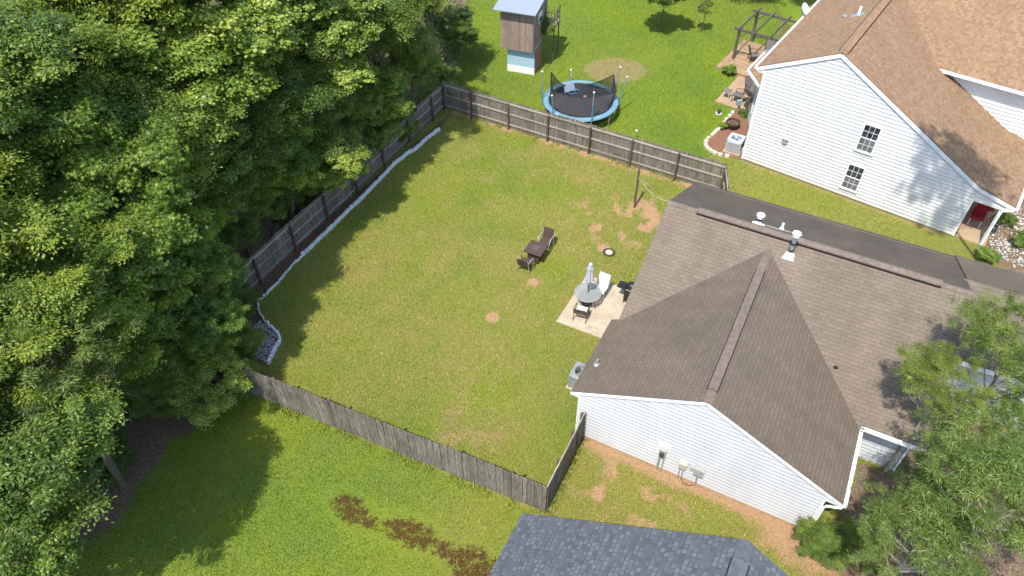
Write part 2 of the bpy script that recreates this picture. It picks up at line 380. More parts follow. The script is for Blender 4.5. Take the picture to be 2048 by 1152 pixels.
def ground_masks(P):
    n1 = vnoise(P, .9, 1); n2 = vnoise(P, .25, 2); n3 = vnoise(P, 2.5, 3)
    y = inside(P, YARD)
    back = (dline(P, [YARD[0], (10.64, 29.75)]))
    dirt = np.zeros(len(P)); dry = np.zeros(len(P)); litter = np.zeros(len(P)); red = np.zeros(len(P)); mulch = np.zeros(len(P))
    # how straw-like the grass is
    beyond = (P[:, 1] > (37.51-.553*(P[:, 0]+3.41)))
    dry += np.where(y, .6+.42*(n2-.5)*2+.42*(n1-.5)*2, 0)
    near = (~y) & (~beyond)
    L1 = np.array([F1.a]); ca, sa = math.cos(F1.a), math.sin(F1.a); d = P-np.array(F1.o[:2]); u1 = d[:, 0]*ca+d[:, 1]*sa; v1 = -d[:, 0]*sa+d[:, 1]*ca
    side = near & (u1 > -.3) & (v1 < 1)
    dry = np.where(side, .74+.5*(n1-.5), dry)
    dry = np.where(near & ~side, .18+.5*(n2-.5)+.3*np.clip(1-np.abs(u1+1.5)/3, 0, 1), dry)
    ca2, sa2 = math.cos(F2.a), math.sin(F2.a); d2 = P-np.array(F2.o[:2]); u2 = d2[:, 0]*ca2+d2[:, 1]*sa2; v2 = -d2[:, 0]*sa2+d2[:, 1]*ca2
    gap = beyond & (v2 < .3) & (u2 > -1.5) | ((~y) & (v1 > 5) & (u1 > 0))
    dry = np.where(gap, .62+.5*(n1-.5), dry)
    dry = np.where(beyond & ~gap, .1+.5*(n2-.5)+.2*(n1-.5), dry)
    # dirt along the fences and walls
    dirt = np.maximum(dirt, np.where(y, soft(back, .22+.5*n1*.6, .25), 0))
    dirt = np.maximum(dirt, soft(np.abs(v1+.15), .16+.2*n1, .22)*(u1 > -.3)*(u1 < 8.6)*(v1 < .2))
    widen = np.clip((u1-4.6)/4, 0, 1)
    dirt = np.maximum(dirt, np.clip((widen*1.9-(-v1)+ (n1-.5)*1.6)/.8, 0, 1)*(v1 < .3)*(v1 > -4)*(u1 > 3)*(u1 < 12)*.95)
    dirt = np.maximum(dirt, soft(dline(P, [at(1092, 1025), at(1168, 872)]), .12, .2)*.7)
    dirt = np.maximum(dirt, soft(dline(P, [at(488, 775), at(1092, 1025)]), .06, .16)*.6)
    dirt = np.maximum(dirt, soft(dline(P, [F2.W(0, -.15), F2.W(10, -.15)]), .1, .22)*.7)
    for px, r, e in (((985, 635), .3, .16), ((1067, 564), .24, .14), ((1208, 497), .3, .2), ((1269, 412), .3, .3), ((1300, 428), .45, .6)):
        dirt = np.maximum(dirt, blob(P, px, r, e))
    n4 = vnoise(P, 1.7, 21); bare = np.clip((n4-.52)*8, 0, 1)
    for px, r, e, s in (((1270, 440), 1.8, 2.0, 1.0), ((1210, 440), 1.6, 2.0, .85), ((1300, 420), .9, 1.6, .8), ((1240, 980), 1.3, 1.2, .95), ((1320, 1030), .9, 1, .95), ((1170, 960), .7, .8, .6), ((1440, 300), .1, .1, .6), ((1480, 330), 1.2, 1.2, .5), ((1300, 395), 1.2, 1.4, .7), ((940, 850), 2.2, 2.4, .35), ((960, 780), 2.4, 2.6, .3)):
        dirt = np.maximum(dirt, blob(P, px, r, e)*bare*s)
    dry = np.maximum(dry, blob(P, (1067, 560), .6, .7)*.95); dry = np.maximum(dry, blob(P, (1000, 240), 1, 1)*.6)
    strawy = blob(P, (1230, 140), 1.5, .9, 1.25)
    # patch of reddish weeds in the near lawn
    for px, r, sx, a in (((702, 1018), .62, 1.7, R(-38)), ((740, 1045), .4, 1.5, R(-20)), ((822, 1066), .62, 2.2, R(-22)), ((890, 1100), .45, 1.6, R(-30)), ((945, 1130), .75, 1.5, R(-25))):
        red = np.maximum(red, blob(P, px, r, .55, sx, a))
    # dead bits in the yard
    brown = np.maximum(blob(P, (1190, 372), .9, 1, 1.5)*.5, np.maximum(blob(P, (910, 830), 2.2, 3, 1.6, R(-25))*.5, blob(P, (960, 870), 1.2, 2)*.5))*np.clip((n1-.35)*3, 0, 1)
    brown = np.maximum(brown, strawy*1.1)
    # soil bed between the white edging and the left fence
    E = EDGE
    bed = inside(P, np.vstack([E, at_many([(536, 733), (478, 712)]), [[-13.75, 18.9]], at_many([(480, 605), (656, 432), (905, 222)])]))
    litter = np.where(bed, .8, litter)
    mulch = np.where(bed, .75, 0); 
    # leaf litter under the wood
    woodedge = at_many([(470, 780), (430, 832), (350, 862), (315, 915), (280, 965), (262, 1005), (205, 1065), (150, 1115), (105, 1160), (70, 1300)])
    poly = np.vstack([woodedge, [[-40, 3], [-60, 3], [-60, 80], [-6, 80]], at_many([(940, 60), (900, 170), (905, 222), (656, 432), (480, 605)]), [[-13.75, 18.9]]])
    dd = dline(P, woodedge)
    wd = inside(P, poly); lit = np.where(wd, 1, np.clip(.5-dd/.8+ (n1-.5)*1.5, 0, 1)*(dd < 1.6))
    lit = np.where(wd & (dd < .8), np.clip(.5+dd/.8+(n1-.5)*1.5, 0, 1), lit)
    litter = np.where(bed | y, litter, np.maximum(litter, lit))
    front = np.maximum(np.clip((u1-8.8)/.6+(n1-.5)*2, 0, 1)*(v1 < 3.6)*(v1 > -12), (u1 > 10.4)*(v1 < 7.5)*1.)
    litter = np.maximum(litter, front*.75); dirt = np.maximum(dirt, front*np.clip((n2-.45)*5, 0, 1)*.9)
    litter = np.maximum(litter, inside(P, at_many([(1985, 425), (2100, 380), (2100, 520), (2040, 555), (1975, 515), (1965, 455)]))*.75)
    lush = np.clip(.5+(vnoise(P, .45, 9)-.5)*2.4, 0, 1)
    return dict(dirt=np.clip(dirt, 0, 1), dry=np.clip(dry, 0, 1), litter=np.clip(litter, 0, 1), red=red, brown=np.clip(brown, 0, 1), soil=mulch, lush=lush)

def height(P):
    return (vnoise(P, .35, 11)-.5)*.05*np.clip(1, 0, 1)

def make_ground():
    xs = np.concatenate([[-900, -300, -120, -60], np.arange(-40, 32, .15), [40, 80, 200, 900]])
    ys = np.concatenate([[-600, -200, -60, -20], np.arange(4, 62, .15), [75, 120, 300, 1200]])
    X, Y = np.meshgrid(xs, ys); P = np.stack([X.ravel(), Y.ravel()], 1); nx, ny = len(xs), len(ys)
    Z = np.zeros(len(P)) - .012
    me = bpy.data.meshes.new('ground')
    i = np.arange(ny-1)[:, None]*nx + np.arange(nx-1)[None]; q = np.stack([i, i+1, i+nx+1, i+nx], -1).reshape(-1, 4)
    me.vertices.add(len(P)); me.vertices.foreach_set('co', np.column_stack([P, Z]).ravel())
    me.loops.add(q.size); me.loops.foreach_set('vertex_index', q.ravel())
    me.polygons.add(len(q)); me.polygons.foreach_set('loop_start', np.arange(len(q))*4)
    for n_, v_ in ground_masks(P).items():
        a = me.attributes.new(n_, 'FLOAT', 'POINT'); a.data.foreach_set('value', v_.astype(np.float32))
    me.update(); me.validate()
    k = NT('lawn'); c = k.coord()
    dirt, dry, lit, red, brown, soil, lush = [k.attr(a) for a in ('dirt', 'dry', 'litter', 'red', 'brown', 'soil', 'lush')]
    fine = k.noise(c, 11, 4, .75); fine2 = k.noise(c, 26, 3, .8, .6); mid = k.noise(c, 3.2, 5, .7); tiny = k.noise(c, 60, 2, .7)
    green = k.ramp(fine2, [(.32, (.042, .085, .012)), (.5, (.128, .208, .026)), (.68, (.235, .325, .055))])
    green2 = k.ramp(fine2, [(.32, (.085, .13, .01)), (.5, (.185, .26, .018)), (.68, (.28, .37, .036))])
    green = k.mix(lush, k.mix(1.0, green, (1.02, 1.04, 1.0), 'MULTIPLY'), green2)
    straw = k.ramp(fine2, [(.32, (.1, .09, .022)), (.5, (.26, .225, .055)), (.68, (.42, .35, .12))])
    dryf = k.math('ADD', dry, k.math('MULTIPLY', k.math('SUBTRACT', fine, .5), 1.5), clamp=True)
    dryf = k.math('ADD', dryf, k.math('MULTIPLY', k.math('SUBTRACT', mid, .5), .5), clamp=True)
    col = k.mix(dryf, green, straw)
    def ragged(a, n, sharp=5): return k.math('MULTIPLY_ADD', k.math('ADD', k.math('SUBTRACT', a, .5), k.math('MULTIPLY', k.math('SUBTRACT', n, .5), 1.5)), sharp, .5, clamp=True)
    br = k.ramp(fine2, [(.3, (.14, .1, .045)), (.5, (.3, .22, .1)), (.7, (.43, .33, .17))])
    col = k.mix(k.math('MULTIPLY', ragged(brown, fine2, 2.2), .85), col, br)
    rd = k.ramp(fine2, [(.35, (.02, .012, .008)), (.5, (.075, .022, .013)), (.68, (.17, .05, .027))])
    col = k.mix(k.math('MULTIPLY', ragged(k.math('MULTIPLY', red, .6), k.noise(c, 4.5, 6, .85), 6), .85), col, rd)
    dt = k.ramp(fine, [(.3, (.3, .165, .075)), (.5, (.45, .265, .13)), (.7, (.56, .37, .21))]); dt = k.mix(.35, dt, k.ramp(fine2, [(.3, (.25, .14, .07)), (.7, (.6, .42, .27))]))
    col = k.mix(ragged(k.math('ADD', dirt, k.math('MULTIPLY', k.math('SUBTRACT', mid, .5), k.math('MULTIPLY', dirt, 1.6))), k.math('ADD', k.math('MULTIPLY', fine2, .8), k.math('MULTIPLY', fine, .3)), 2.0), col, dt)
    lt = k.ramp(k.noise(c, 16, 4, .8), [(.35, (.08, .052, .034)), (.5, (.21, .145, .095)), (.68, (.4, .29, .2))])
    sl_ = k.ramp(k.noise(c, 9, 5, .8), [(.35, (.085, .045, .026)), (.55, (.17, .1, .06)), (.7, (.32, .2, .12))])
    lt = k.mix(soil, lt, sl_)
    col = k.mix(ragged(lit, fine, 4), col, lt)
    k.base(col); k.p(Roughness=.95); k.b.inputs['Specular IOR Level'].default_value = .1
    k.bump(k.math('ADD', k.math('MULTIPLY', fine2, 1.0), k.math('ADD', k.math('MULTIPLY', mid, 1.2), k.math('MULTIPLY', tiny, .5))), .85, .07)
    me.materials.append(k.m)
    o = bpy.data.objects.new('ground', me); COL.objects.link(o); tag(o, kind='structure')
make_ground()

# blades of grass standing in the lawns: one mesh, nobody could count them
def make_grass(n=650000):
    P = np.column_stack([rng.uniform(-22, 19, n), rng.uniform(8, 54, n)])
    k = ground_masks(P)
    bad = (k['dirt'] > .35+.6*rng.random(n)) | (k['litter'] > .5) | ((k['red'] > .25) & (rng.random(n) < .85)) | ((k['brown'] > .5) & (rng.random(n) < .6))
    for f, rects in ((F1, ((-.4, 0, 8.2, 13.3), (8, 3.6, 16, 13.3))), (F2, ((0, 0, 12.3, 14),))):
        ca, sa = math.cos(f.a), math.sin(f.a); d = P-np.array(f.o[:2]); u = d[:, 0]*ca+d[:, 1]*sa; v = -d[:, 0]*sa+d[:, 1]*ca
        for a, b, c, e in rects: bad |= (u > a) & (u < c) & (v > b) & (v < e)
        if f is F1: bad |= (u > -3.5) & (u < 0) & (v > 4.6) & (v < 8.1)
        else: bad |= (u > -3.65) & (u < 0) & (v > 4.4) & (v < 8); bad |= (u > -5.2) & (u < 0) & (v >= 8) & (v < 12.2); bad |= (u > -2.6) & (u < 0) & (v > -.1)
    P = P[~bad]; dryv = k['dry'][~bad]; n = len(P)
    h = rng.uniform(.035, .085, n); wd = rng.uniform(.008, .018, n); a = rng.uniform(0, 2*math.pi, n); ln = rng.uniform(.01, .06, n); la = rng.uniform(0, 2*math.pi, n)
    V = np.zeros((n, 3, 3)); V[:, 0, 0] = P[:, 0]-np.cos(a)*wd; V[:, 0, 1] = P[:, 1]-np.sin(a)*wd; V[:, 1, 0] = P[:, 0]+np.cos(a)*wd; V[:, 1, 1] = P[:, 1]+np.sin(a)*wd
    V[:, 2, 0] = P[:, 0]+np.cos(la)*ln; V[:, 2, 1] = P[:, 1]+np.sin(la)*ln; V[:, 2, 2] = h; V[:, :2, 2] = -.012
    # longer tufts along the feet of the fences
    m = 9000; segs = [((-3.9, 37.7), (10.6, 29.7), .16), ((-13.7, 18.75), (1.1, 12.15), .14), ((1.15, 12.2), (2.6, 15.2), .1), ((-3.7, 38.1), (10.8, 30.1), .2)]
    T = []
    for a_, b_, sp in segs:
        t_ = rng.random(m//4); cl = np.sin(t_*90)+np.sin(t_*37+2) > -.2; t_ = t_[cl]; a_ = np.array(a_); b_ = np.array(b_); nn = np.array([-(b_-a_)[1], (b_-a_)[0]])/np.hypot(*(b_-a_)); T.append(a_+(b_-a_)*t_[:, None]+nn*rng.normal(0, sp, (len(t_), 1)))
    T = np.concatenate(T); q = len(T); a = rng.uniform(0, 6.28, q); hh = rng.uniform(.08, .26, q); W = np.zeros((q, 3, 3)); W[:, :, :2] = T[:, None]; W[:, 0, :2] -= np.column_stack([np.cos(a), np.sin(a)])*.016; W[:, 1, :2] += np.column_stack([np.cos(a), np.sin(a)])*.016; W[:, 2, :2] += rng.normal(0, .06, (q, 2)); W[:, 2, 2] = hh; W[:, :2, 2] = -.012
    V = np.concatenate([V, W]); dryv = np.concatenate([dryv, np.full(q, .35)]); n = len(V)
    me = bpy.data.meshes.new('grass'); me.vertices.add(n*3); me.vertices.foreach_set('co', V.ravel()); me.loops.add(n*3); me.loops.foreach_set('vertex_index', np.arange(n*3)); me.polygons.add(n); me.polygons.foreach_set('loop_start', np.arange(n)*3)
    t = me.attributes.new('tint', 'FLOAT', 'FACE'); t.data.foreach_set('value', np.clip(dryv*.7+rng.normal(.14, .24, n), 0, 1).astype(np.float32)); me.update(); me.validate()
    k = NT('grass_blades'); k.base(k.ramp(k.attr('tint'), [(0, (.08, .14, .012)), (.3, (.19, .27, .025)), (.55, (.27, .3, .045)), (.8, (.36, .33, .1)), (1, (.47, .41, .18))])); k.p(Roughness=.7)
    me.materials.append(k.m); o = bpy.data.objects.new('grass', me); COL.objects.link(o); tag(o, 'short mown grass of the lawns', 'grass', kind='stuff')
make_grass()

# ------------------------------------------------------------------ building parts
def clip(poly, z, keep_above):
    out = []
    for i in range(len(poly)):
        a, b = poly[i], poly[(i+1) % len(poly)]; ia = (a[1] >= z) == keep_above or a[1] == z; ib = (b[1] >= z) == keep_above or b[1] == z
        if ia: out.append(a)
        if ia != ib:
            t = (z-a[1])/(b[1]-a[1]); out.append((a[0]+(b[0]-a[0])*t, z))
    return out
def siding_wall(mb, poly, fn, lap=.19, lip=.055):
    """horizontal lapped boards over a convex polygon of (s, z); fn(s, z, out) gives the point"""
    z0 = min(p[1] for p in poly); z1 = max(p[1] for p in poly); z = z0
    while z < z1-1e-4:
        zt = min(z+lap, z1); q = clip(clip(poly, z, True), zt, False)
        if len(q) >= 3:
            zm = z+lip      # each board: an upright lower face and a sloping upper one
            for lo_, hi_, f_ in ((z, zm, lambda zz: .038), (zm, zt, lambda zz: .038-.036*(zz-zm)/(lap-lip))):
                if hi_-lo_ < 1e-4: continue
                qq = clip(clip(q, lo_, True), hi_, False)
                if len(qq) >= 3: mb.face([fn(s, zz, f_(zz)) for s, zz in qq], t=random.random())
            lo = [p for p in q if abs(p[1]-z) < 1e-6]
            if len(lo) >= 2:
                a, b = min(p[0] for p in lo), max(p[0] for p in lo)
                mb.face([fn(a, z, .038), fn(b, z, .038), fn(b, z, -.0), fn(a, z, -.0)])
        z = zt
    mb.face([fn(s, zz, -.03) for s, zz in poly])
def gutter(name, p, q, out, parent, drop=.12, w=.12):
    mb = MB(); p = Vector(p); q = Vector(q); o = Vector(out).normalized()*w; d = Vector((0, 0, -drop)); th = Vector(out).normalized()*.012
    for a, b in ((0, 1),):
        A = [p, p+d, p+d+o, p+o]; B = [q, q+d, q+d+o, q+o]
        mb.hexa([A[1], B[1], B[1]+Vector((0, 0, .012)), A[1]+Vector((0, 0, .012)), A[2], B[2], B[2]+Vector((0, 0, .012)), A[2]+Vector((0, 0, .012))])
        mb.hexa([A[3]-th, A[3], A[2], A[2]-th, B[3]-th, B[3], B[2], B[2]-th])
        mb.hexa([A[0]+th*.4, A[0]+th, A[1]+th, A[1]+th*.4, B[0]+th*.4, B[0]+th, B[1]+th, B[1]+th*.4])
    n = max(2, int((q-p).length/.6))
    for i in range(n+1):
        c = p.lerp(q, i/n); mb.bar(c+Vector((0, 0, -.01)), c+o+Vector((0, 0, -.01)), .03, .012)
    return mb.build(name, M['gutter'], parent)

def window(parent, fn, s0, z0, s1, z1, cols=3, rows=2):
    """double hung; fn(s, z, out)"""
    def bx(mb, a, b, c, d, o0, o1): o0 += .03; o1 += .03; mb.hexa([fn(a, b, o0), fn(c, b, o0), fn(c, d, o0), fn(a, d, o0), fn(a, b, o1), fn(c, b, o1), fn(c, d, o1), fn(a, d, o1)])
    fr = MB(); t = .06
    for a in ((s0-t, z0-t, s1+t, z0), (s0-t, z1, s1+t, z1+t), (s0-t, z0, s0, z1), (s1, z0, s1+t, z1)): bx(fr, *a, .0, .055)
    bx(fr, s0-.1, z0-t-.03, s1+.1, z0-t, 0, .075)
    o = fr.build('window', M['trim'], parent)
    zm = (z0+z1)/2
    mn = MB(); bx(mn, s0, zm-.025, s1, zm+.025, .02, .05)
    for lo, hi in ((z0, zm-.025), (zm+.025, z1)):
        for i in range(1, cols): x = s0+(s1-s0)*i/cols; bx(mn, x-.009, lo, x+.009, hi, .02, .034)
        for j in range(1, rows): z = lo+(hi-lo)*j/rows; bx(mn, s0, z-.009, s1, z+.009, .02, .036)
    mn.build('muntins', M['trim'], o)
    g = MB(); bx(g, s0, zm, s1, z1, .022, .028); g.build('pane', M['glass'], o)
    g = MB(); bx(g, s0, z0, s1, zm-.0, .022, .026); g.build('screen', M['screen'], o)
    return o
def strip_box(mb, p, q, w, h, t=.5): return mb.bar(p, q, w, h, t)
def caps(parent, a, b, width, drop, m, name='ridge_cap', step=.2, lift=.015):
    """folded cap shingles along a ridge"""
    a = Vector(a); b = Vector(b); n = int((b-a).length/step); d = (b-a).normalized(); x = d.cross(Vector((0, 0, 1))).normalized(); mb = MB()
    for i in range(n):
        p = a.lerp(b, i/n)+Vector((0, 0, lift+.004)); q = a.lerp(b, (i+1)/n)+Vector((0, 0, lift+.02)); dz = Vector((0, 0, drop*width))
        t = random.random()
        for s in (-1, 1):
            f = [p, q, q+x*s*width-dz, p+x*s*width-dz]; mb.face(f if s < 0 else f[::-1], t=t)
        mb.face([q, q+x*width-dz, q+x*width-dz-Vector((0, 0, .02)), q-Vector((0, 0, .02))]); mb.face([q, q-x*width-dz, q-x*width-dz-Vector((0, 0, .02)), q-Vector((0, 0, .02))])
    return mb.build(name, m, parent)
def ridge_vent(parent, a, b, width, slope, m, hgt=.06):
    a = Vector(a); b = Vector(b); d = (b-a).normalized(); x = d.cross(Vector((0, 0, 1))).normalized(); mb = MB(); up = Vector((0, 0, hgt))
    dz = Vector((0, 0, slope*width))
    A = [a+up, a+x*width-dz+up, a+x*width-dz-Vector((0, 0, .01)), a-x*width-dz-Vector((0, 0, .01)), a-x*width-dz+up]; B = [p+(b-a) for p in A]
    for i in range(5): mb.face([A[i], A[(i+1) % 5], B[(i+1) % 5], B[i]])
    mb.face(A); mb.face(B[::-1])
    o = mb.build('ridge_vent', m, parent)
    sl = MB()
    for s in (-1, 1):
        p = a+x*s*(width+.014)-dz+Vector((0, 0, .03)); sl.bar(p, p+(b-a), .03, .06)
    sl.build('vent_slot', M['dark'], o)
    caps(o, a+up, b+up, width*.98, slope, m, 'cap_shingles', .25, .0)
    return o

# ================================================================== HOUSE ONE
H1 = thing('house', 'single storey house with brown shingled cross gable roof and white siding', 'house', F1.o, F1.a)
PK = (3.87, 4.72); SL = .495; ZL = PK[1]-SL*(3.87+.65); ZR = PK[1]-SL*(8.68-3.87)   # wing ridge and its two eaves
RZ = 5.03; RV = 8.42; FV = 3.2; SM = .5; FZ = RZ-SM*(RV-FV); BV = 13.6; BZ = RZ-SM*(BV-RV)
wl_ = lambda u: PK[1]-SL*abs(u-3.87)
mfz = lambda v: RZ-SM*(RV-v)
def vmain(z): return RV-(RZ-z)/SM
vpk = vmain(PK[1]); v0 = -.07
roof = MB()
# wing, left and right slope; t darkens both to paint in weaker sun
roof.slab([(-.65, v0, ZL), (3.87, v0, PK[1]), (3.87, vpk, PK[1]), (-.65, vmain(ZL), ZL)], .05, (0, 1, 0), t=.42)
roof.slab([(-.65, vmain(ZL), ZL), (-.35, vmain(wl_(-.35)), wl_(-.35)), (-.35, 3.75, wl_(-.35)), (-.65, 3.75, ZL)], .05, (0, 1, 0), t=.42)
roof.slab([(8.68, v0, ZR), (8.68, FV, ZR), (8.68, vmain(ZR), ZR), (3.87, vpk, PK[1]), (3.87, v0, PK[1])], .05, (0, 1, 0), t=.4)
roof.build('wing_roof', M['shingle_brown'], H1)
roof = MB()
ULm = -.35; URm = 10.75
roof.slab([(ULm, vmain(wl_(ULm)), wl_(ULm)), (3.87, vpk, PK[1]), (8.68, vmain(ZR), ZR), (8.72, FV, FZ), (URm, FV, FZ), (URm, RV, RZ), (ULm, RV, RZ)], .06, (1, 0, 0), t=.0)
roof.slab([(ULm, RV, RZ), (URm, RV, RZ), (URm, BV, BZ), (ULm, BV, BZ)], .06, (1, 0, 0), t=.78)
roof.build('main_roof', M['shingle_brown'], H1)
GR = (9.95, 4.33)
roof = MB()
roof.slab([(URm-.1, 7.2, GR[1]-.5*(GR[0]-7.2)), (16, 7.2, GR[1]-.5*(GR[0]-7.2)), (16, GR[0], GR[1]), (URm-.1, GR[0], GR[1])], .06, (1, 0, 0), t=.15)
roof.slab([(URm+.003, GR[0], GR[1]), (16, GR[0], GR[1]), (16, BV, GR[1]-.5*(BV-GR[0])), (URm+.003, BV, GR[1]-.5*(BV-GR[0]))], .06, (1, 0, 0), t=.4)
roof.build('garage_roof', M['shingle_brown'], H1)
ridge_vent(H1, (.86, RV, RZ), (9.75, RV, RZ), .17, SM, M['cap_brown'], .1)
ridge_vent(H1, (3.87, .45, PK[1]), (3.87, 6.6, PK[1]), .15, SL, M['cap_brown'], .1)
caps(H1, (ULm, RV, RZ), (.84, RV, RZ), .14, SM, M['cap_brown']); caps(H1, (9.77, RV, RZ), (URm, RV, RZ), .14, SM, M['cap_brown'])
caps(H1, (3.87, 6.62, PK[1]), (3.87, vpk, PK[1]), .14, SL, M['cap_brown']); caps(H1, (3.87, v0, PK[1]), (3.87, .43, PK[1]), .14, SL, M['cap_brown'])
# walls
g1 = lambda s, z, o: (s, -o, z)
wall = MB(); siding_wall(wall, [(-.33, .08), (8.18, .08), (8.18, wl_(8.18)-.06), (3.87, PK[1]-.06), (-.33, wl_(-.33)-.06)], g1)
wall.build('gable_wall', M['siding'], H1)
wall = MB()
siding_wall(wall, [(0, .08), (3.45, .08), (3.45, 2.35), (0, 2.35)], lambda s, z, o: (-.33-o, s, z))
siding_wall(wall, [(3.45, .08), (13.1, .08), (13.1, 2.6), (RV, RZ-.08), (3.45, 2.45)], lambda s, z, o: (-.08-o, s, z))
siding_wall(wall, [(0, .08), (3.7, .08), (3.7, 2.3), (0, 2.3)], lambda s, z, o: (8.18+o, s, z))
siding_wall(wall, [(8.2, .08), (10.4, .08), (10.4, 2.5), (8.2, 2.5)], lambda s, z, o: (s, 3.75-o, z))
siding_wall(wall, [(3.75, .08), (13.1, .08), (13.1, 2.6), (RV, RZ-.08), (3.75, 2.6)], lambda s, z, o: (10.4+o, s, z))
siding_wall(wall, [(10.4, .08), (15.6, .08), (15.6, 2.9), (10.4, 2.9)], lambda s, z, o: (s, 7.6-o, z))
siding_wall(wall, [(-.08, .08), (15.6, .08), (15.6, 2.7), (-.08, 2.7)], lambda s, z, o: (s, 13.1+o, z))
wall.build('side_wall', M['siding'], H1)
fnd = MB(); fnd.box(-.31, .015, -.3, 8.16, 3.7, .08); fnd.box(-.06, 3.7, -.3, 10.38, 13.08, .08); fnd.box(10.4, 7.65, -.3, 15.5, 13.08, .08); fnd.build('foundation', M['patio'], H1)
tr = MB()
for s0, s1 in (((-.65, ZL), (3.87, PK[1])), ((3.87, PK[1]), (8.68, ZR))):       # rake boards
    for off, th, dz in ((v0-.012, .022, .13), ):
        a = Vector((s0[0], off, s0[1]-.065-dz/2+.03)); b = Vector((s1[0], off, s1[1]-.065-dz/2+.03)); tr.bar(a, b, th, dz)
for u in (-.33, 8.18): tr.box(u-.03 if u < 0 else u-.07, -.05, .06, u+.07 if u < 0 else u+.03, .05, wl_(u)-.1)
tr.box(-.37, .05, .06, -.34, .12, 2.35)
# boxed eaves of the wing
tr.hexa([Vector(p) for p in ((-.63, v0+.01, ZL-.2), (-.33, v0+.01, ZL-.2), (-.33, 3.7, ZL-.2), (-.63, 3.7, ZL-.2), (-.63, v0+.01, ZL-.06), (-.33, v0+.01, ZL+.06), (-.33, 3.7, ZL+.06), (-.63, 3.7, ZL-.06))])
tr.hexa([Vector(p) for p in ((8.2, v0+.01, ZR-.2), (8.66, v0+.01, ZR-.2), (8.66, 3.2, ZR-.2), (8.2, 3.2, ZR-.2), (8.2, v0+.01, ZR+.1), (8.66, v0+.01, ZR-.06), (8.66, 3.2, ZR-.06), (8.2, 3.2, ZR+.1))])
tr.box(8.66, 3.22, FZ-.2, URm-.02, 3.76, FZ-.08)
tr.bar((ULm+.01, 3.3, FZ-.08), (ULm+.01, RV, RZ-.12), .02, .13); tr.bar((ULm+.01, RV, RZ-.12), (ULm+.01, BV, BZ-.12), .02, .13)
tr.bar((URm-.01, 6.4, 3.9), (URm-.01, RV, RZ-.12), .02, .13)
tr.box(-.3, BV-.06, BZ-.2, 16, BV-.03, BZ-.065)
tr.build('trim_boards', M['trim'], H1)
gutter('gutter', (8.69, v0, ZR-.03), (8.69, FV-.12, ZR-.03), (1, 0, 0), H1)
gutter('gutter', (8.82, FV-.005, FZ-.04), (URm, FV-.005, FZ-.04), (0, -1, 0), H1)
gutter('gutter', (URm+.4, 7.19, 2.93), (16, 7.19, 2.93), (0, -1, 0), H1)
d = MB()
d.tube([(8.74, .02, ZR-.14), (8.7, -.03, ZR-.28), (8.3, -.07, ZR-.42), (8.24, -.07, ZR-.6), (8.24, -.07, .12), (8.24, -.3, .05)], .045, 6)
d.build('downspout', M['gutter'], H1)
d = MB(); d.tube([(10.66, FV-.06, FZ-.14), (10.6, FV+.1, FZ-.3), (10.45, 3.68, FZ-.45), (10.45, 3.68, .1)], .045, 6); d.build('downspout', M['gutter'], H1)
# small door and light on the left wall by the patio
dr = MB(); dr.box(-.14, 5.2, .1, -.1, 7.0, 2.15); o = dr.build('patio_door', M['trim'], H1); g = MB(); g.box(-.16, 5.3, .2, -.145, 6.05, 2.05); g.box(-.16, 6.15, .2, -.145, 6.9, 2.05); g.build('pane', M['glass'], o)
# roof furniture
def flue(u, v, zr, h, name='chimney_flue', tall=True):
    t = empty(name, (u, v, zr), 0, H1)
    b = MB(); b.hexa([Vector(p) for p in ((-.22, -.15, -.055), (.2, -.15, -.055), (.16, .12, .08), (-.14, .12, .08), (-.22, -.15, -.04), (.2, -.15, -.04), (.16, .12, .095), (-.14, .12, .095))]) if v < RV else b.hexa([Vector(p) for p in ((-.24, -.2, .12), (.24, -.2, .12), (.24, .2, -.08), (-.24, .2, -.08), (-.24, -.2, .14), (.24, -.2, .14), (.24, .2, -.06), (-.24, .2, -.06))])
    b.build('flashing', M['vent_white'], t)
    b = MB(); b.lathe([(.15, -.1), (.1, .18), (.075, .24)], n=16); b.build('storm_collar', M['vent_white'], t, True)
    b = MB(); b.tube([(0, 0, .1), (0, 0, h)], .075, 12); b.build('pipe', M['galv'], t, True)
    if tall:
        for f_, r_ in ((.3, .1), (.62, .12)): b = MB(); b.tube([(0, 0, h*f_), (0, 0, h*f_+.05)], r_, 12); b.build('black_band', M['black'], t)
    b = MB(); b.lathe([(.0, h+.14), (.15, h+.12), (.165, h+.09), (.14, h+.07)], n=18); b.tube([(0, 0, h-.03), (0, 0, h+.03)], .135, 16); b.build('rain_cap', M['vent_white'], t, True)
    b = MB(); b.tube([(0, 0, h+.03), (0, 0, h+.07)], .12, 16); b.build('cap_gap', M['black'], t)
flue(4.62, 7.75, mfz(7.75), 1.05)
flue(3.15, 8.98, RZ-SM*(8.98-RV), .38, tall=True)
b = MB(); zz = RZ-SM*(9.3-RV); b.tube([(4.02, 9.25, zz-.1), (4.02, 9.25, zz+.34)], .05, 12); b.tube([(4.02, 9.25, zz-.05), (4.02, 9.25, zz+.1)], .085, 12); b.build('plumbing_vent', M['vent_white'], H1, True)
b = MB(); za = lambda v: RZ-SM*(v-RV)+.006
for u0, u1, va, vb in ((3.42, 3.9, 9.05, 9.25), (3.9, 4.3, 9.12, 9.32), (4.3, 4.85, 9.2, 9.32)): b.hexa([Vector(p) for p in ((u0, va, za(va)), (u1, va, za(va)), (u1, vb, za(vb)), (u0, vb, za(vb)), (u0, va, za(va)+.012), (u1, va, za(va)+.012), (u1, vb, za(vb)+.012), (u0, vb, za(vb)+.012))])
b.build('flashing_repair', simple('bare_shingle', (.32, .28, .23), .9, var=.2), H1)
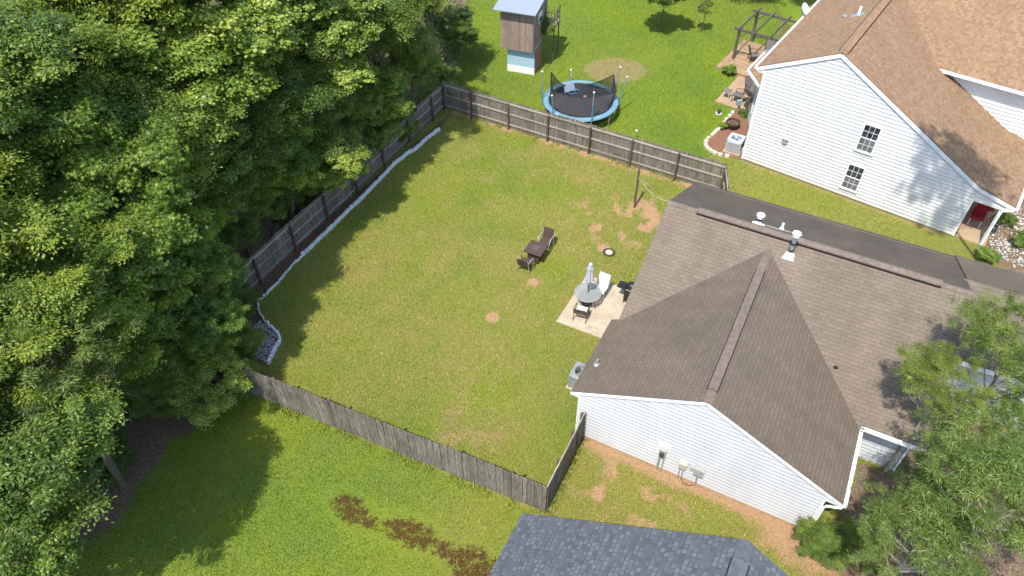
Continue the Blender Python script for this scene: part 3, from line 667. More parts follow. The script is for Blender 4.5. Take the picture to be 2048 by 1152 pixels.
b = MB(); zz = wl_(-.25); b.tube([(-.25, 1.32, zz-.05), (-.25, 1.32, zz+.26)], .045, 10); b.lathe([(.14, .0), (.07, .07), (.05, .12)], (-.25, 1.32, zz), 10); b.build('plumbing_vent', M['galv'], H1, True)
b = MB(); zz = mfz(5.0); b.cbox((7.35, 4.62, mfz(4.62)+.03), .14, .09, .07); b.build('roof_bracket', M['black'], H1)

# meters on the gable wall
def meter(u, z, m, w_, h_, pipes, name, label, round_=False, board=False):
    t = thing(name, label, 'utility box', F1.W(u, 0, 0), F1.a)
    if board: b = MB(); b.box(-.24, -.065, z-.32, .24, -.02, z+.42); b.build('backing_board', M['trim'], t)
    b = MB(); b.box(-w_/2, -.2, z-h_/2, w_/2, -.066, z+h_/2); b.box(-w_/2-.015, -.215, z+h_/2, w_/2+.015, -.046, z+h_/2+.02); b.build('box', m, t)
    if round_: b = MB(); b.tube([(0, -.2, z), (0, -.3, z)], .085, 14); b.build('meter_dial', M['glass'], t)
    for x, r in pipes: b = MB(); b.tube([(x, -.1, z-h_/2), (x, -.1, -.05)], r, 8); b.build('conduit', M['galv'], t)
meter(2.95, 1.25, M['util'], .24, .34, ((-.07, .035), (.09, .02)), 'electric_meter', 'grey electric meter on a white board, leftmost of the boxes on the white gable wall', True, True)
meter(3.72, .95, M['util_green'], .26, .26, ((-.06, .018), (.06, .018)), 'utility_box', 'small beige utility box with two thin pipes, middle of the boxes on the gable wall')
meter(4.3, .95, M['util'], .34, .38, ((-.0, .03),), 'disconnect_box', 'larger pale grey disconnect box with one pipe, rightmost on the white gable wall')
b = MB(); b.cbox((4.04, -.1, 1.0), .12, .12, .1); tag(b.build('junction_box', M['util'], M=F1.m), 'tiny grey junction box between the beige and the large grey utility boxes', 'utility box')
b = MB(); b.tube([(3.78, -.14, .15), (3.9, -.2, .04), (4.1, -.22, .03), (4.25, -.16, .1)], .012, 5); tag(b.build('cable', M['black'], M=F1.m), 'thin dark cable looping along the foot of the white gable wall', 'cable')

# ================================================================== HOUSE TWO
H2 = thing('house', 'two storey white sided house with tan shingle roof at the upper right', 'house', F2.o, F2.a)
P2 = (3.2, 7.2); LE = (-.4, 5.38); BN = (10.75, 3.0); RT = (12.4, 2.62); vE = -.07; BK = 16
roof = MB(); roof.slab([(LE[0], vE, LE[1]), (P2[0], vE, P2[1]), (P2[0], BK, P2[1]), (LE[0], BK, LE[1])], .07, (0, 1, 0))
roof.slab([(P2[0], vE, P2[1]), (BN[0], vE, BN[1]), (BN[0], BK, BN[1]), (P2[0], BK, P2[1])], .07, (0, 1, 0))
roof.slab([(BN[0], vE, BN[1]), (RT[0], vE, RT[1]), (RT[0], BK, RT[1]), (BN[0], BK, BN[1])], .07, (0, 1, 0))
roof.build('main_roof', M['shingle_tan'], H2)
ms = (P2[1]-BN[1])/(BN[0]-P2[0]); mz = lambda u: P2[1]-ms*(u-P2[0])
# cross wing towards the street: eave near v 5.2
WE = 5.2; WZ = 5.2; WS = 1.0; vr = 5.2+(P2[1]-WZ)/.62
ue = P2[0]+(P2[1]-WZ)/ms
roof = MB(); roof.slab([(ue, WE, WZ), (20, WE, WZ), (20, WE+8, WZ+8*.55), (P2[0]-1, WE+8, WZ+8*.55), (P2[0], WE+(P2[1]-WZ)/.55, P2[1])], .08, (1, 0, 0))
roof.build('wing_roof', M['shingle_tan'], H2)
wl2 = MB(); siding_wall(wl2, [(ue+.3, mz(ue+.3)-.1), (10.76, mz(10.76)-.1), (10.76, WZ+.1), (ue+.3, WZ+.1)], lambda s, z, o: (s, 5.55-o, z), lip=.016); siding_wall(wl2, [(10.76, .08), (19.7, .08), (19.7, WZ+.1), (10.76, WZ+.1)], lambda s, z, o: (s, 5.55-o, z), lip=.016); siding_wall(wl2, [(5.55, .08), (13, .08), (13, WZ+7.8*.55-.1), (5.55, WZ+.1)], lambda s, z, o: (19.7+o, s, z), lip=.016); wl2.build('wing_wall', M['siding_house_two'], H2)
b = MB(); b.bar((ue-.1, WE-.012, WZ-.1), (20, WE-.012, WZ-.1), .02, .16); b.box(ue+.15, WE, WZ-.19, 20, 5.54, WZ-.17); b.build('wing_fascia', M['trim'], H2)
gutter('gutter', (ue+.25, WE-.03, WZ-.01), (20, WE-.03, WZ-.01), (0, -1, 0), H2)
g2 = lambda s, z, o: (s, -o, z)
rz2 = lambda u: (LE[1]+(u-LE[0])*(P2[1]-LE[1])/(P2[0]-LE[0])) if u < P2[0] else mz(u)
wl2 = MB(); siding_wall(wl2, [(0, .08), (10.74, .08), (10.74, BN[1]-.08), (P2[0], P2[1]-.08), (0, rz2(0)-.08)], g2, lip=.016)
wl2.build('gable_wall', M['siding_house_two'], H2)
wl2 = MB(); rf = lambda u: BN[1]-(u-BN[0])*(BN[1]-RT[1])/(RT[0]-BN[0])
siding_wall(wl2, [(10.74, 2.25), (12.05, 2.25), (12.05, rf(12.05)-.08), (10.74, rf(10.74)-.08)], g2)
siding_wall(wl2, [(-BK, .08), (0, .08), (0, 5.3), (-BK, 5.3)], lambda s, z, o: (-o, -s, z))
wl2.build('side_wall', M['siding_house_two'], H2)
wl2 = MB(); siding_wall(wl2, [(.05, .1), (5.5, .1), (5.5, 2.9), (.05, 2.9)], lambda s, z, o: (10.74+o, s, z)); wl2.build('porch_wall', M['siding_house_two'], H2)
b = MB(); b.box(10.9, .2, 2.22, 12.1, 5.4, 2.245); b.build('porch_ceiling', M['trim'], H2)
tr = MB()
for a, c in (((LE[0], LE[1]), (P2[0], P2[1])), ((P2[0], P2[1]), (BN[0], BN[1])), ((BN[0], BN[1]), (RT[0], RT[1]))):
    tr.bar((a[0], vE-.015, a[1]-.15), (c[0], vE-.015, c[1]-.15), .026, .17)
tr.box(-.03, -.05, .06, .1, .05, 5.2); tr.box(10.68, -.05, .06, 10.78, .05, 2.3); tr.box(10.78, -.03, 2.2, 12.1, .04, 2.32)
tr.box(-.38, vE+.01, LE[1]-.28, -.0, 15.9, LE[1]-.08)
tr.hexa([Vector(p) for p in ((12.05, vE, 2.3), (12.38, vE, 2.42), (12.38, 5.4, 2.42), (12.05, 5.4, 2.3), (12.05, vE, 2.6), (12.38, vE, 2.55), (12.38, 5.4, 2.55), (12.05, 5.4, 2.6))])
tr.build('trim_boards', M['trim'], H2)
gutter('gutter', (LE[0]-.005, vE, LE[1]-.03), (LE[0]-.005, 15.9, LE[1]-.03), (-1, 0, 0), H2)
gutter('gutter', (RT[0]+.005, vE, RT[1]-.03), (RT[0]+.005, 5.2, RT[1]-.03), (1, 0, 0), H2)
caps(H2, (P2[0], vE, P2[1]), (P2[0], WE+(P2[1]-WZ)/.55, P2[1]), .17, .5, M['cap_tan'], step=.22)
ridge_vent(H2, (P2[0], .15, P2[1]+.01), (P2[0], 8.2, P2[1]+.01), .2, .53, M['cap_tan'], .05)
pc = MB(); pc.box(11.88, .0, .06, 12.02, .14, 2.3); pc.build('porch_column', M['trim'], H2)
d = MB(); d.tube([(12.42, .03, 2.5), (12.36, -.06, 2.36), (12.0, -.1, 2.22), (11.97, -.1, 2.0), (11.96, -.1, .1), (11.9, -.35, .04)], .05, 6); d.build('downspout', M['gutter'], H2)
window(H2, g2, 5.24, 2.83, 5.94, 4.2); window(H2, g2, 5.24, .57, 5.94, 1.92)
b = MB(); b.box(1.8, -.12, 1.82, 2.06, -.021, 2.06); b.box(1.78, -.16, 2.04, 2.08, -.021, 2.08); b.build('dryer_vent', simple('vent_grey', (.3, .31, .3), .5), H2)
b = MB(); zz = rz2(2.46); b.tube([(2.46, 4.89, zz-.05), (2.46, 4.89, zz+.42)], .07, 12); b.build('plumbing_vent', M['vent_white'], H2, True)
b = MB(); b.hexa([Vector(p) for p in ((2.16, 4.69, rz2(2.16)+.006), (2.7, 4.69, rz2(2.7)+.006), (2.7, 5.09, rz2(2.7)+.006), (2.16, 5.09, rz2(2.16)+.006), (2.16, 4.69, rz2(2.16)+.02), (2.7, 4.69, rz2(2.7)+.02), (2.7, 5.09, rz2(2.7)+.02), (2.16, 5.09, rz2(2.16)+.02))]); b.lathe([(.15, -.04), (.08, .12)], (2.46, 4.89, zz), 12); b.build('vent_flashing', M['galv'], H2)
b = MB(); b.lathe([(.13, 0), (.12, .06), (0, .1)], (1.85, 5.0, rz2(1.85)), 12); b.build('roof_cap', M['galv'], H2)
fn2 = MB(); fn2.box(.02, .015, -.3, 10.7, 15.9, .08); fn2.build('foundation', M['patio'], H2)
# single storey bay on the back
bay = [(0, 2.4), (-.9, 3.1), (-1.45, 4.2), (-1.45, 5.6), (0, 6.4)]
by = MB()
for (ua, va), (ub, vb) in zip(bay, bay[1:]):
    L_ = math.hypot(ub-ua, vb-va); dx, dy = (ub-ua)/L_, (vb-va)/L_
    siding_wall(by, [(0, .1), (L_, .1), (L_, 3.15), (0, 3.15)], lambda s_, z, o, ua=ua, va=va, dx=dx, dy=dy: (ua+dx*s_-dy*o, va+dy*s_+dx*o, z))
by.build('bay_wall', M['siding_house_two'], H2)
bo = [(0, 1.9), (-.65, 2.2), (-1.75, 3.4), (-1.75, 5.9), (0, 6.8)]; by = MB()
for (ua, va), (ub, vb) in zip(bo, bo[1:]): by.slab([(ua, va, 3.2), (ub, vb, 3.2), (0, 4.4, 4.1)], .05, (ub-ua, vb-va, 0))
by.build('bay_roof', M['shingle_tan'], H2)
for (ua, va), (ub, vb) in zip(bo[1:3], bo[2:4]): gutter('gutter', (ua, va, 3.17), (ub, vb, 3.17), (vb-va and -(vb-va), (ub-ua), 0) if False else (-(vb-va), (ub-ua), 0), H2)
dd = MB(); dd.box(-1.52, 4.35, .25, -1.47, 5.4, 2.5); o = dd.build('back_door', simple('teal_glass_door', (.12, .2, .21), .3), H2); bw = Matrix.Translation((-1.2, 3.65, 1.5)) @ Matrix.Rotation(math.atan2(1.1, -.55), 4, 'Z'); dd = MB(); dd.box(-.45, -.02, -.75, .45, .07, .75, M=bw); o = dd.build('window', M['trim'], H2); dd = MB(); dd.box(-.38, .072, -.68, .38, .08, .68, M=bw); dd.build('pane', M['glass'], o)
b = MB(); b.lathe([(0, -.08), (.16, -.05), (.3, .03), (.36, .1)], (0, 0, 0), 18); o = b.build('satellite_dish', M['vent_white'], H2, True); o.matrix_local = Matrix.Translation((-.62, 6.75, 5.55)) @ Matrix.Rotation(R(50), 4, 'Y')
b = MB(); b.tube([(0, 0, -.08), (.35, 0, -.3)], .025, 6); b.build('dish_arm', M['galv'], o)
# porch slab and what stands on it
b = MB(); b.box(10.86, .05, -.05, 12.15, 5.4, .06); tag(b.build('porch_slab', M['patio_far'], M=F2.m), kind='structure')

# ================================================================== HOUSE THREE (slate roof at the bottom edge)
H3 = thing('house', 'neighbouring house seen only as a slate grey shingle roof at the bottom edge', 'house', F1.o, F1.a)
e3 = (-.06, -5.04, 2.62); p3 = (6.0, -5.04, 6.62); s3 = (p3[2]-e3[2])/(p3[0]-e3[0]); r3 = (12.05, 2.62)
roof = MB(); roof.slab([(e3[0], -5.04, 2.62), (6.0, -5.04, 6.62), (6.0, -17, 6.62), (e3[0], -17, 2.62)], .07, (0, 1, 0)); roof.slab([(6.0, -5.04, 6.62), (12.05, -5.04, 2.62), (12.05, -17, 2.62), (6.0, -17, 6.62)], .07, (0, 1, 0)); roof.build('main_roof', M['shingle_slate'], H3)
caps(H3, (6, -5.04, 6.62), (6, -5.55, 6.62), .17, .64, M['cap_slate']); ridge_vent(H3, (6, -16.5, 6.62), (6, -5.6, 6.62), .2, .66, M['cap_slate'], .05)
tr = MB(); tr.bar((e3[0], -5.025, 2.48), (6, -5.025, 6.48), .026, .15); tr.bar((6, -5.025, 6.48), (12.05, -5.025, 2.48), .026, .15); tr.build('trim_boards', M['cap_slate'], H3)
wl3 = MB(); siding_wall(wl3, [(.35, .08), (11.65, .08), (11.65, 2.75), (6, 6.5), (.35, 2.75)], lambda s, z, o: (s, -5.13+o, z)); siding_wall(wl3, [(-16.8, .08), (-5.15, .08), (-5.15, 2.75), (-16.8, 2.75)], lambda s, z, o: (.35-o, s, z)); siding_wall(wl3, [(-16.8, .08), (-5.15, .08), (-5.15, 2.75), (-16.8, 2.75)], lambda s, z, o: (11.65+o, s, z)); wl3.build('wall', M['siding'], H3)
fnd = MB(); fnd.box(.38, -16.7, -.3, 11.6, -5.16, .08); fnd.build('foundation', M['patio'], H3)

# ================================================================== FENCES
def fence_run(label, A, B, inner, posts, hgt=1.78, name='wooden_fence', seed=0, top_jit=.02, both=True):
    """inner: unit vector (world) to the side that shows posts and rails"""
    A = Vector((A[0], A[1], 0)); B = Vector((B[0], B[1], 0)); d = (B-A); L = d.length; d.normalize(); az = math.atan2(d.y, d.x)
    t = thing(name, label, 'fence', A, az)
    n = Vector(inner[:2]+(0,)) if isinstance(inner, tuple) else Vector(inner); side = 1 if Vector((-d.y, d.x, 0)).dot(n) > 0 else -1
    rn = random.Random(seed); k = int(L/.142)
    pk = MB(); sag = 0
    for i in range(k):
        x = i*L/k; wdt = L/k-.007; sec = int(x/2.44); h = hgt+rn.uniform(-top_jit, top_jit)+.03*math.sin(sec*2.3+seed); tilt = rn.uniform(-.016, .016)*(2.2 if rn.random() < .07 else 1); tt = min(1, max(0, rn.gauss(.42, .2)+(.5 if rn.random() < .05 else 0))); y0 = -side*.02; off = rn.uniform(-.004, .004)
        pts = []
        for yy in (y0-.009+off, y0+.009+off):
            pts.append([(x+.003, yy, .04), (x+wdt, yy, .04), (x+wdt+tilt, yy, h-.03), (x+wdt-.03+tilt, yy, h), (x+.033+tilt, yy, h), (x+.003+tilt, yy, h-.03)])
        a, c = pts; pk.face(a[::1], t=tt); pk.face(c[::-1], t=tt)
        for q in range(6): pk.face([a[q], c[q], c[(q+1) % 6], a[(q+1) % 6]][::-1], t=tt)
    pk.build('pickets', M['fence'], t)
    ps = sorted(posts)
    for z in (.16*hgt, .54*hgt, .9*hgt):
        cuts = [0]+[p for p in ps if 0.1 < p < L-.1]+[L]
        for a, c in zip(cuts, cuts[1:]):
            r = MB(); r.box(a+.01, side*.0-.0, z-.045, c-.01, side*.04, z+.045, t=rn.random()) if side > 0 else r.box(a+.01, -.04, z-.045, c-.01, 0, z+.045, t=rn.random()); r.build('rail', M['rail'], t)
    for p in ps:
        q = MB(); q.box(p-.05, min(side*.04, side*.14), -.3, p+.05, max(side*.04, side*.14), hgt-.1+rn.uniform(-.04, .02), t=rn.random()); q.build('post', M['post'], t)
    return t
NWc = Vector((-3.95, 37.78, 0)); NEc = Vector((10.64, 29.75, 0)); SWc = Vector((-13.75, 18.9, 0)); Sc = Vector((1.12, 12.28, 0)); Gc = Vector((2.66, 15.32, 0)) + Vector((0, 0, 0))
def along(A, px): return (at(*px)-A).length
bp = [along(NWc, p) for p in ((948, 231), (1021, 254), (1098.7, 278), (1181, 303), (1260, 331), (1349, 360))]; bp = [.1]+bp+[bp[-1]+2.45]
yc = Vector((-2, 24, 0))
fence_run('long weathered fence along the back of the yard, its posts and rails facing the lawn', NWc, NEc, (yc-NWc-Vector((0, 0, 0))).normalized(), bp, 1.78, seed=1)
lf = [2.44*i+.35 for i in range(9)]
dl = (SWc-NWc).length
lp = sorted([along(NWc, p) for p in ((656, 438), (596, 501), (526.6, 564), (740, 352))])
lposts = [lp[1]+2.46*k for k in range(-5, 5) if .2 < lp[1]+2.46*k < dl]
fence_run('weathered fence half buried under the wood on the left of the yard', NWc+Vector((0, -.05, 0)), SWc, (Vector((0, 30, 0))-SWc).normalized(), lposts, 1.6, seed=2)
fence_run('grey picket fence between the yard and the near lawn, seen from its plain side', SWc+Vector((.06, 0, 0)), Sc, (Vector((0, 24, 0))-Sc).normalized(), [.3+2.44*i for i in range(7)], 1.76, seed=3, top_jit=.015)
gd = (F1.W(-.02, -.05)-Sc); gd = Vector((gd.x, gd.y, 0))
gf = fence_run('short fence with gate latch joining the near fence corner to the white gable wall', Sc+Vector((.03, .05, 0)), Sc+gd*.985, (Vector((0, 24, 0))-Sc).normalized(), [1.1, 2.35, 3.2], 1.74, seed=4)
b = MB()
for z in (.5, .62, 1.2): b.box(2.42, -.06 if True else 0, z, 2.6, -.035, z+.05); 
b.box(2.49, -.055, .55, 2.53, -.04, 1.25); b.build('gate_latch', M['black'], gf)
Dn = F1.W(-.0, 13.15); Dn.z = 0
f5 = F1.W(1.55, 13.15); f5.z = 0
fence_run('short fence from the far right corner of the yard to the brown roofed house', NEc+Vector((-.02, -.05, 0)), f5, (Vector((0, 24, 0))-NEc).normalized(), [.3, 1.6], 1.75, seed=5)

# ================================================================== WHITE EDGING
def edging():
    pts = [Vector((*p, 0)) for p in EDGE]; seg = []; tot = 0
    for a, b_ in zip(pts, pts[1:]): seg.append((tot, a, b_)); tot += (b_-a).length
    mb = MB()
    p = [(-.055, -.035, 0), (.055, -.035, 0), (.055, .035, 0), (-.055, .035, 0), (-.06, -.045, .23), (.05, -.045, .27), (.05, .045, .27), (-.06, .045, .23)]
    mb.hexa([Vector(q) for q in p]); src = mb.build('edging_brick', M['brick_white']); src.location = pts[0]
    n = int(tot/.15); lab = 'white painted brick standing in the wavy row between bed and lawn'; grp = 'white edging bricks along the planting bed'
    for i in range(n):
        s = i*tot/n; t0, a, b_ = [q for q in seg if q[0] <= s][-1]; d = (b_-a); c = a+d.normalized()*(s-t0)
        o = src if i == 0 else src.copy()
        if i: COL.objects.link(o)
        o.location = c+Vector((random.uniform(-.015, .015), random.uniform(-.015, .015), random.uniform(-.05, -.02)))
        low = 14.2 < s < 17.0
        o.rotation_euler = (random.uniform(-.08, .08), random.uniform(-.1, .1), math.atan2(d.y, d.x)+random.uniform(-.12, .12))
        if s > .62*tot and s < .86*tot: o.scale = (1.05, .6, .6)
        tag(o, lab, 'brick', grp)
edging()

# ================================================================== YARD OBJECTS
def patio_slab(name, pts, m, z=.03, label=None):
    b = MB(); b.slab([(p[0], p[1], z) for p in pts], .12, (1, 0, 0)); o = b.build(name, m); tag(o, label, None, None, 'structure'); return o
patio_slab('patio', [F1.W(-3.33, 4.72), F1.W(-.1, 4.72), F1.W(-.1, 7.88), F1.W(-3.28, 7.92)], M['patio'])
# clothesline pole with a slack line
b = MB(); base = at(1269, 414); q = at(1280, 335, 2.42); b.bar(base+Vector((0, 0, -.2)), (q.x-.02, q.y, 2.4), .1, .1, .3)
t = thing('clothesline_post', 'leaning grey timber post standing alone in the yard', 'post'); b.build('post', M['pergola'], t)
b = MB(); b.tube([(q.x, q.y-.06, 2.3), (q.x, q.y+.06, 2.3)], .015, 6); b.build('hook', M['galv'], t)
b = MB(); e = at(1368, 400, 1.5); a = Vector((q.x-.03, q.y-.1, 1.9)); b.tube([a.lerp(e, i/14)+Vector((0, 0, -.6*math.sin(math.pi*i/14))) for i in range(15)], .008, 5); tag(b.build('washing_line', simple('rope', (.5, .48, .4), .8)), 'pale slack line hanging from the leaning post towards the brown roof', 'rope')
# planter ring in the lawn
b = MB(); c = at(1218, 505); t = thing('planter_ring', 'dark round ring with a pale centre sunk in the lawn', 'garden ring', c)
b.lathe([(.17, 0), (.25, .06), (.3, .0)], n=20); b.build('rim', M['rust'], t, True); b = MB(); b.lathe([(0, .03), (.17, .02)], n=18); b.build('filling', M['stone'], t)

def wicker_chair(name, label, group, x, y, rz, back_h=.88):
    """faces +Y before turning"""
    t = thing(name, label, 'chair', (x, y, 0), rz, group)
    s = MB(); s.cbox((0, 0, .42), .5, .5, .06); s.cbox((0, .1, .38), .46, .26, .05); s.build('seat', M['wicker'], t)
    s = MB(); s.hexa([Vector(p) for p in ((-.25, -.27, .44), (.25, -.27, .44), (.25, -.22, .44), (-.25, -.22, .44), (-.25, -.38, back_h+.05), (.25, -.38, back_h+.05), (.25, -.34, back_h+.05), (-.25, -.34, back_h+.05))]); s.build('backrest', M['wicker'], t)
    for sx in (-1, 1):
        a = MB(); a.tube([(sx*.29, -.3, .66), (sx*.3, -.15, .69), (sx*.3, .1, .67), (sx*.3, .24, .58), (sx*.3, .28, .4)], .022, 8); a.build('armrest', M['alu'], t, True)
        for sy, h in ((-1, .85), (1, .42)):
            l = MB(); l.tube([(sx*.28, sy*.27 + (.0 if sy > 0 else -.02), 0), (sx*.28, sy*.26, .42)] + ([(sx*.27, -.36, h)] if sy < 0 else []), .018, 8); l.build('leg', M['alu'], t, True)
    return t
c4 = [at(1063.5, 480.6, .68), at(1080.6, 509.2, .68), at(1051, 499.7, .68), at(1092, 495.5, .68)]
tc = (c4[0]+c4[1]+c4[2]+c4[3])/4; taz = R(-27)
t = thing('fire_table', 'square dark brown wicker table between two matching chairs on the lawn', 'table', (tc.x, tc.y, 0), taz)
b = MB(); b.cbox((0, 0, .665), .86, .86, .04); b.build('tabletop', M['wicker'], t)
b = MB(); b.cbox((0, 0, .674), .34, .34, .03); b.build('lid', simple('lid_brown', (.1, .07, .06), .5), t)
b = MB(); b.cbox((0, 0, .33), .56, .56, .62); b.build('base', M['wicker'], t)
vdir = Vector((math.cos(R(62.5)), math.sin(R(62.5)), 0))
p_ = Vector((tc.x, tc.y, 0))+vdir*.88 + Vector((.08, 0, 0)); wicker_chair('wicker_chair', 'brown wicker chair at the far side of the square table, facing the camera', 'wicker chairs', p_.x, p_.y, taz+math.pi)
p_ = Vector((tc.x, tc.y, 0))-vdir*.86+Vector((-.1, .1, 0)); wicker_chair('wicker_chair', 'brown wicker chair at the near side of the square table, its back to the camera', 'wicker chairs', p_.x, p_.y, taz+.05, .82)

# glass table and umbrella
ut = at(1176, 585, .72); ut.z = 0
t = thing('patio_table', 'round glass topped table on the concrete patio', 'table', ut)
b = MB(); b.lathe([(0, .725), (.56, .725), (.56, .715), (0, .715)], n=36); b.build('glass_top', M['table_glass'], t)
b = MB(); b.lathe([(.55, .74), (.58, .735), (.58, .705), (.55, .705), (.55, .74)], n=36); b.bar((-.56, 0, .7), (.56, 0, .7), .03, .02); b.bar((0, -.56, .7), (0, .56, .7), .03, .02); b.build('rim', M['alu'], t, True)
for k in range(4):
    a = math.pi/4+k*math.pi/2; b = MB(); b.tube([(.5*math.cos(a), .5*math.sin(a), 0), (.36*math.cos(a), .36*math.sin(a), .3), (.5*math.cos(a), .5*math.sin(a), .7)], .018, 8); b.build('leg', M['bronze'], t, True)
t = thing('umbrella', 'closed grey parasol standing upright through the glass table', 'umbrella', ut)
b = MB(); b.lathe([(0, .1), (.05, .1), (.08, .08), (.22, .05), (.25, 0), (0, 0)], n=24); b.build('base', M['bronze'], t, True)
b = MB(); b.tube([(0, 0, .03), (0, 0, 2.5)], .022, 10); b.build('pole', M['bronze'], t, True)
b = MB(); prof = [(.16, 1.42), (.17, 1.5), (.13, 1.75), (.1, 2.05), (.12, 2.15), (.08, 2.3), (.03, 2.42)]; n = 24
for (ra, za), (rb, zb) in zip(prof, prof[1:]):
    P = lambda r, z, k: (r*(1+.28*math.cos(8*2*math.pi*k/n))*math.cos(2*math.pi*k/n), r*(1+.28*math.cos(8*2*math.pi*k/n))*math.sin(2*math.pi*k/n), z)
    for k in range(n): b.face([P(ra, za, k), P(ra, za, k+1), P(rb, zb, k+1), P(rb, zb, k)])
b.build('canopy', M['umbrella'], t); b = MB(); b.lathe([(.02, 2.42), (.1, 2.38), (.085, 2.44), (0, 2.52)], n=12); b.build('cap', M['umbrella'], t, True)
def sling_chair(label, x, y, rz, m, fm, back=.95, name='patio_chair', group=None, recl=.16, seat_m=None):
    t = thing(name, label, 'chair', (x, y, 0), rz, group)
    s = MB(); s.cbox((0, .02, .42), .5, .5, .03); s.build('seat', seat_m or m, t)
    s = MB(); s.hexa([Vector(p) for p in ((-.25, -.24, .44), (.25, -.24, .44), (.25, -.22, .44), (-.25, -.22, .44), (-.25, -.24-recl, back), (.25, -.24-recl, back), (.25, -.22-recl, back), (-.25, -.22-recl, back))]); s.build('backrest', m, t)
    for sx in (-1, 1):
        f = MB(); f.tube([(sx*.27, -.24-recl, back+.01), (sx*.27, -.23, .44), (sx*.27, .27, .42)], .016, 6); f.build('side_frame', fm, t, True)
        f = MB(); f.tube([(sx*.28, -.26-recl*.4, .68), (sx*.28, .1, .67), (sx*.28, .26, .6), (sx*.28, .28, .0)], .016, 6); f.build('armrest', fm, t, True)
        f = MB(); f.tube([(sx*.27, -.22, .46), (sx*.28, -.3, 0)], .016, 6); f.build('leg', fm, t, True)
    f = MB(); f.bar((-.27, -.24-recl, back+.01), (.27, -.24-recl, back+.01), .03); f.build('top_rail', fm, t)
    return t
c = at(1197, 578, .45); sling_chair('cream high backed chair tucked behind the glass patio table', c.x+.1, c.y+.05, R(150), M['cream'], M['alu'], 1.02, group='patio chairs by the glass table')
c = at(1163, 622, .42); sling_chair('dark backed chair with white seat in front of the glass patio table', c.x, c.y, R(-20), M['bronze'], M['bronze'], .86, group='patio chairs by the glass table', seat_m=M['cream'])
b = MB()
# gas grill at the corner of the patio, half under the eave
c = F1.W(-.95, 7.3); t = thing('gas_grill', 'black gas grill at the patio edge, partly under the eave', 'grill', (c.x, c.y, 0), F1.a)
b = MB(); b.cbox((0, 0, .42), .55, .45, .6); b.build('cabinet', M['black'], t)
b = MB(); b.lathe([(0, .33), (.1, .32), (.2, .26), (.27, .14), (.28, 0)], (0, 0, 0), 14); o = b.build('lid', M['black'], t, True); o.location = (0, 0, .8); o.scale = (1.15, .85, .9)
b = MB(); b.cbox((0, 0, .76), .6, .5, .1); b.build('firebox', M['black'], t)
for sx in (-1, 1): b = MB(); b.cbox((sx*.47, 0, .8), .32, .42, .03); b.build('side_shelf', M['black'], t)
b = MB(); b.tube([(-.2, -.3, .9), (.2, -.3, .9)], .015, 8); b.build('handle', M['alu'], t)
for sx in (-1, 1): b = MB(); b.tube([(sx*.25-.02, -.18, .07), (sx*.25+.02, -.18, .07)], .07, 12); b.build('wheel', M['black'], t)
# something white by the door
c = F1.W(-.5, 5.3); t = thing('white_step_stool', 'small white step stool by the patio door under the eave', 'stool', (c.x, c.y, 0), F1.a); b = MB(); b.cbox((0, 0, .38), .4, .3, .03); b.build('top', M['trim'], t)
for k in range(4): b = MB(); b.bar(((k % 2-.5)*.34, (k//2-.5)*.24, 0), ((k % 2-.5)*.3, (k//2-.5)*.2, .37), .03); b.build('leg', M['trim'], t)
c = F1.W(-.62, 4.6); t = thing('white_plant_stand', 'white slatted stand at the near corner of the patio against the wall', 'stand', (c.x, c.y, 0), F1.a); b = MB()
for k in range(5): b.cbox((0, -.16+.08*k, .5), .36, .05, .02)
b.build('shelf', M['trim'], t)
for k in range(4): b = MB(); b.bar(((k % 2-.5)*.3, (k//2-.5)*.3, 0), ((k % 2-.5)*.3, (k//2-.5)*.3, .49), .03); b.build('leg', M['trim'], t)

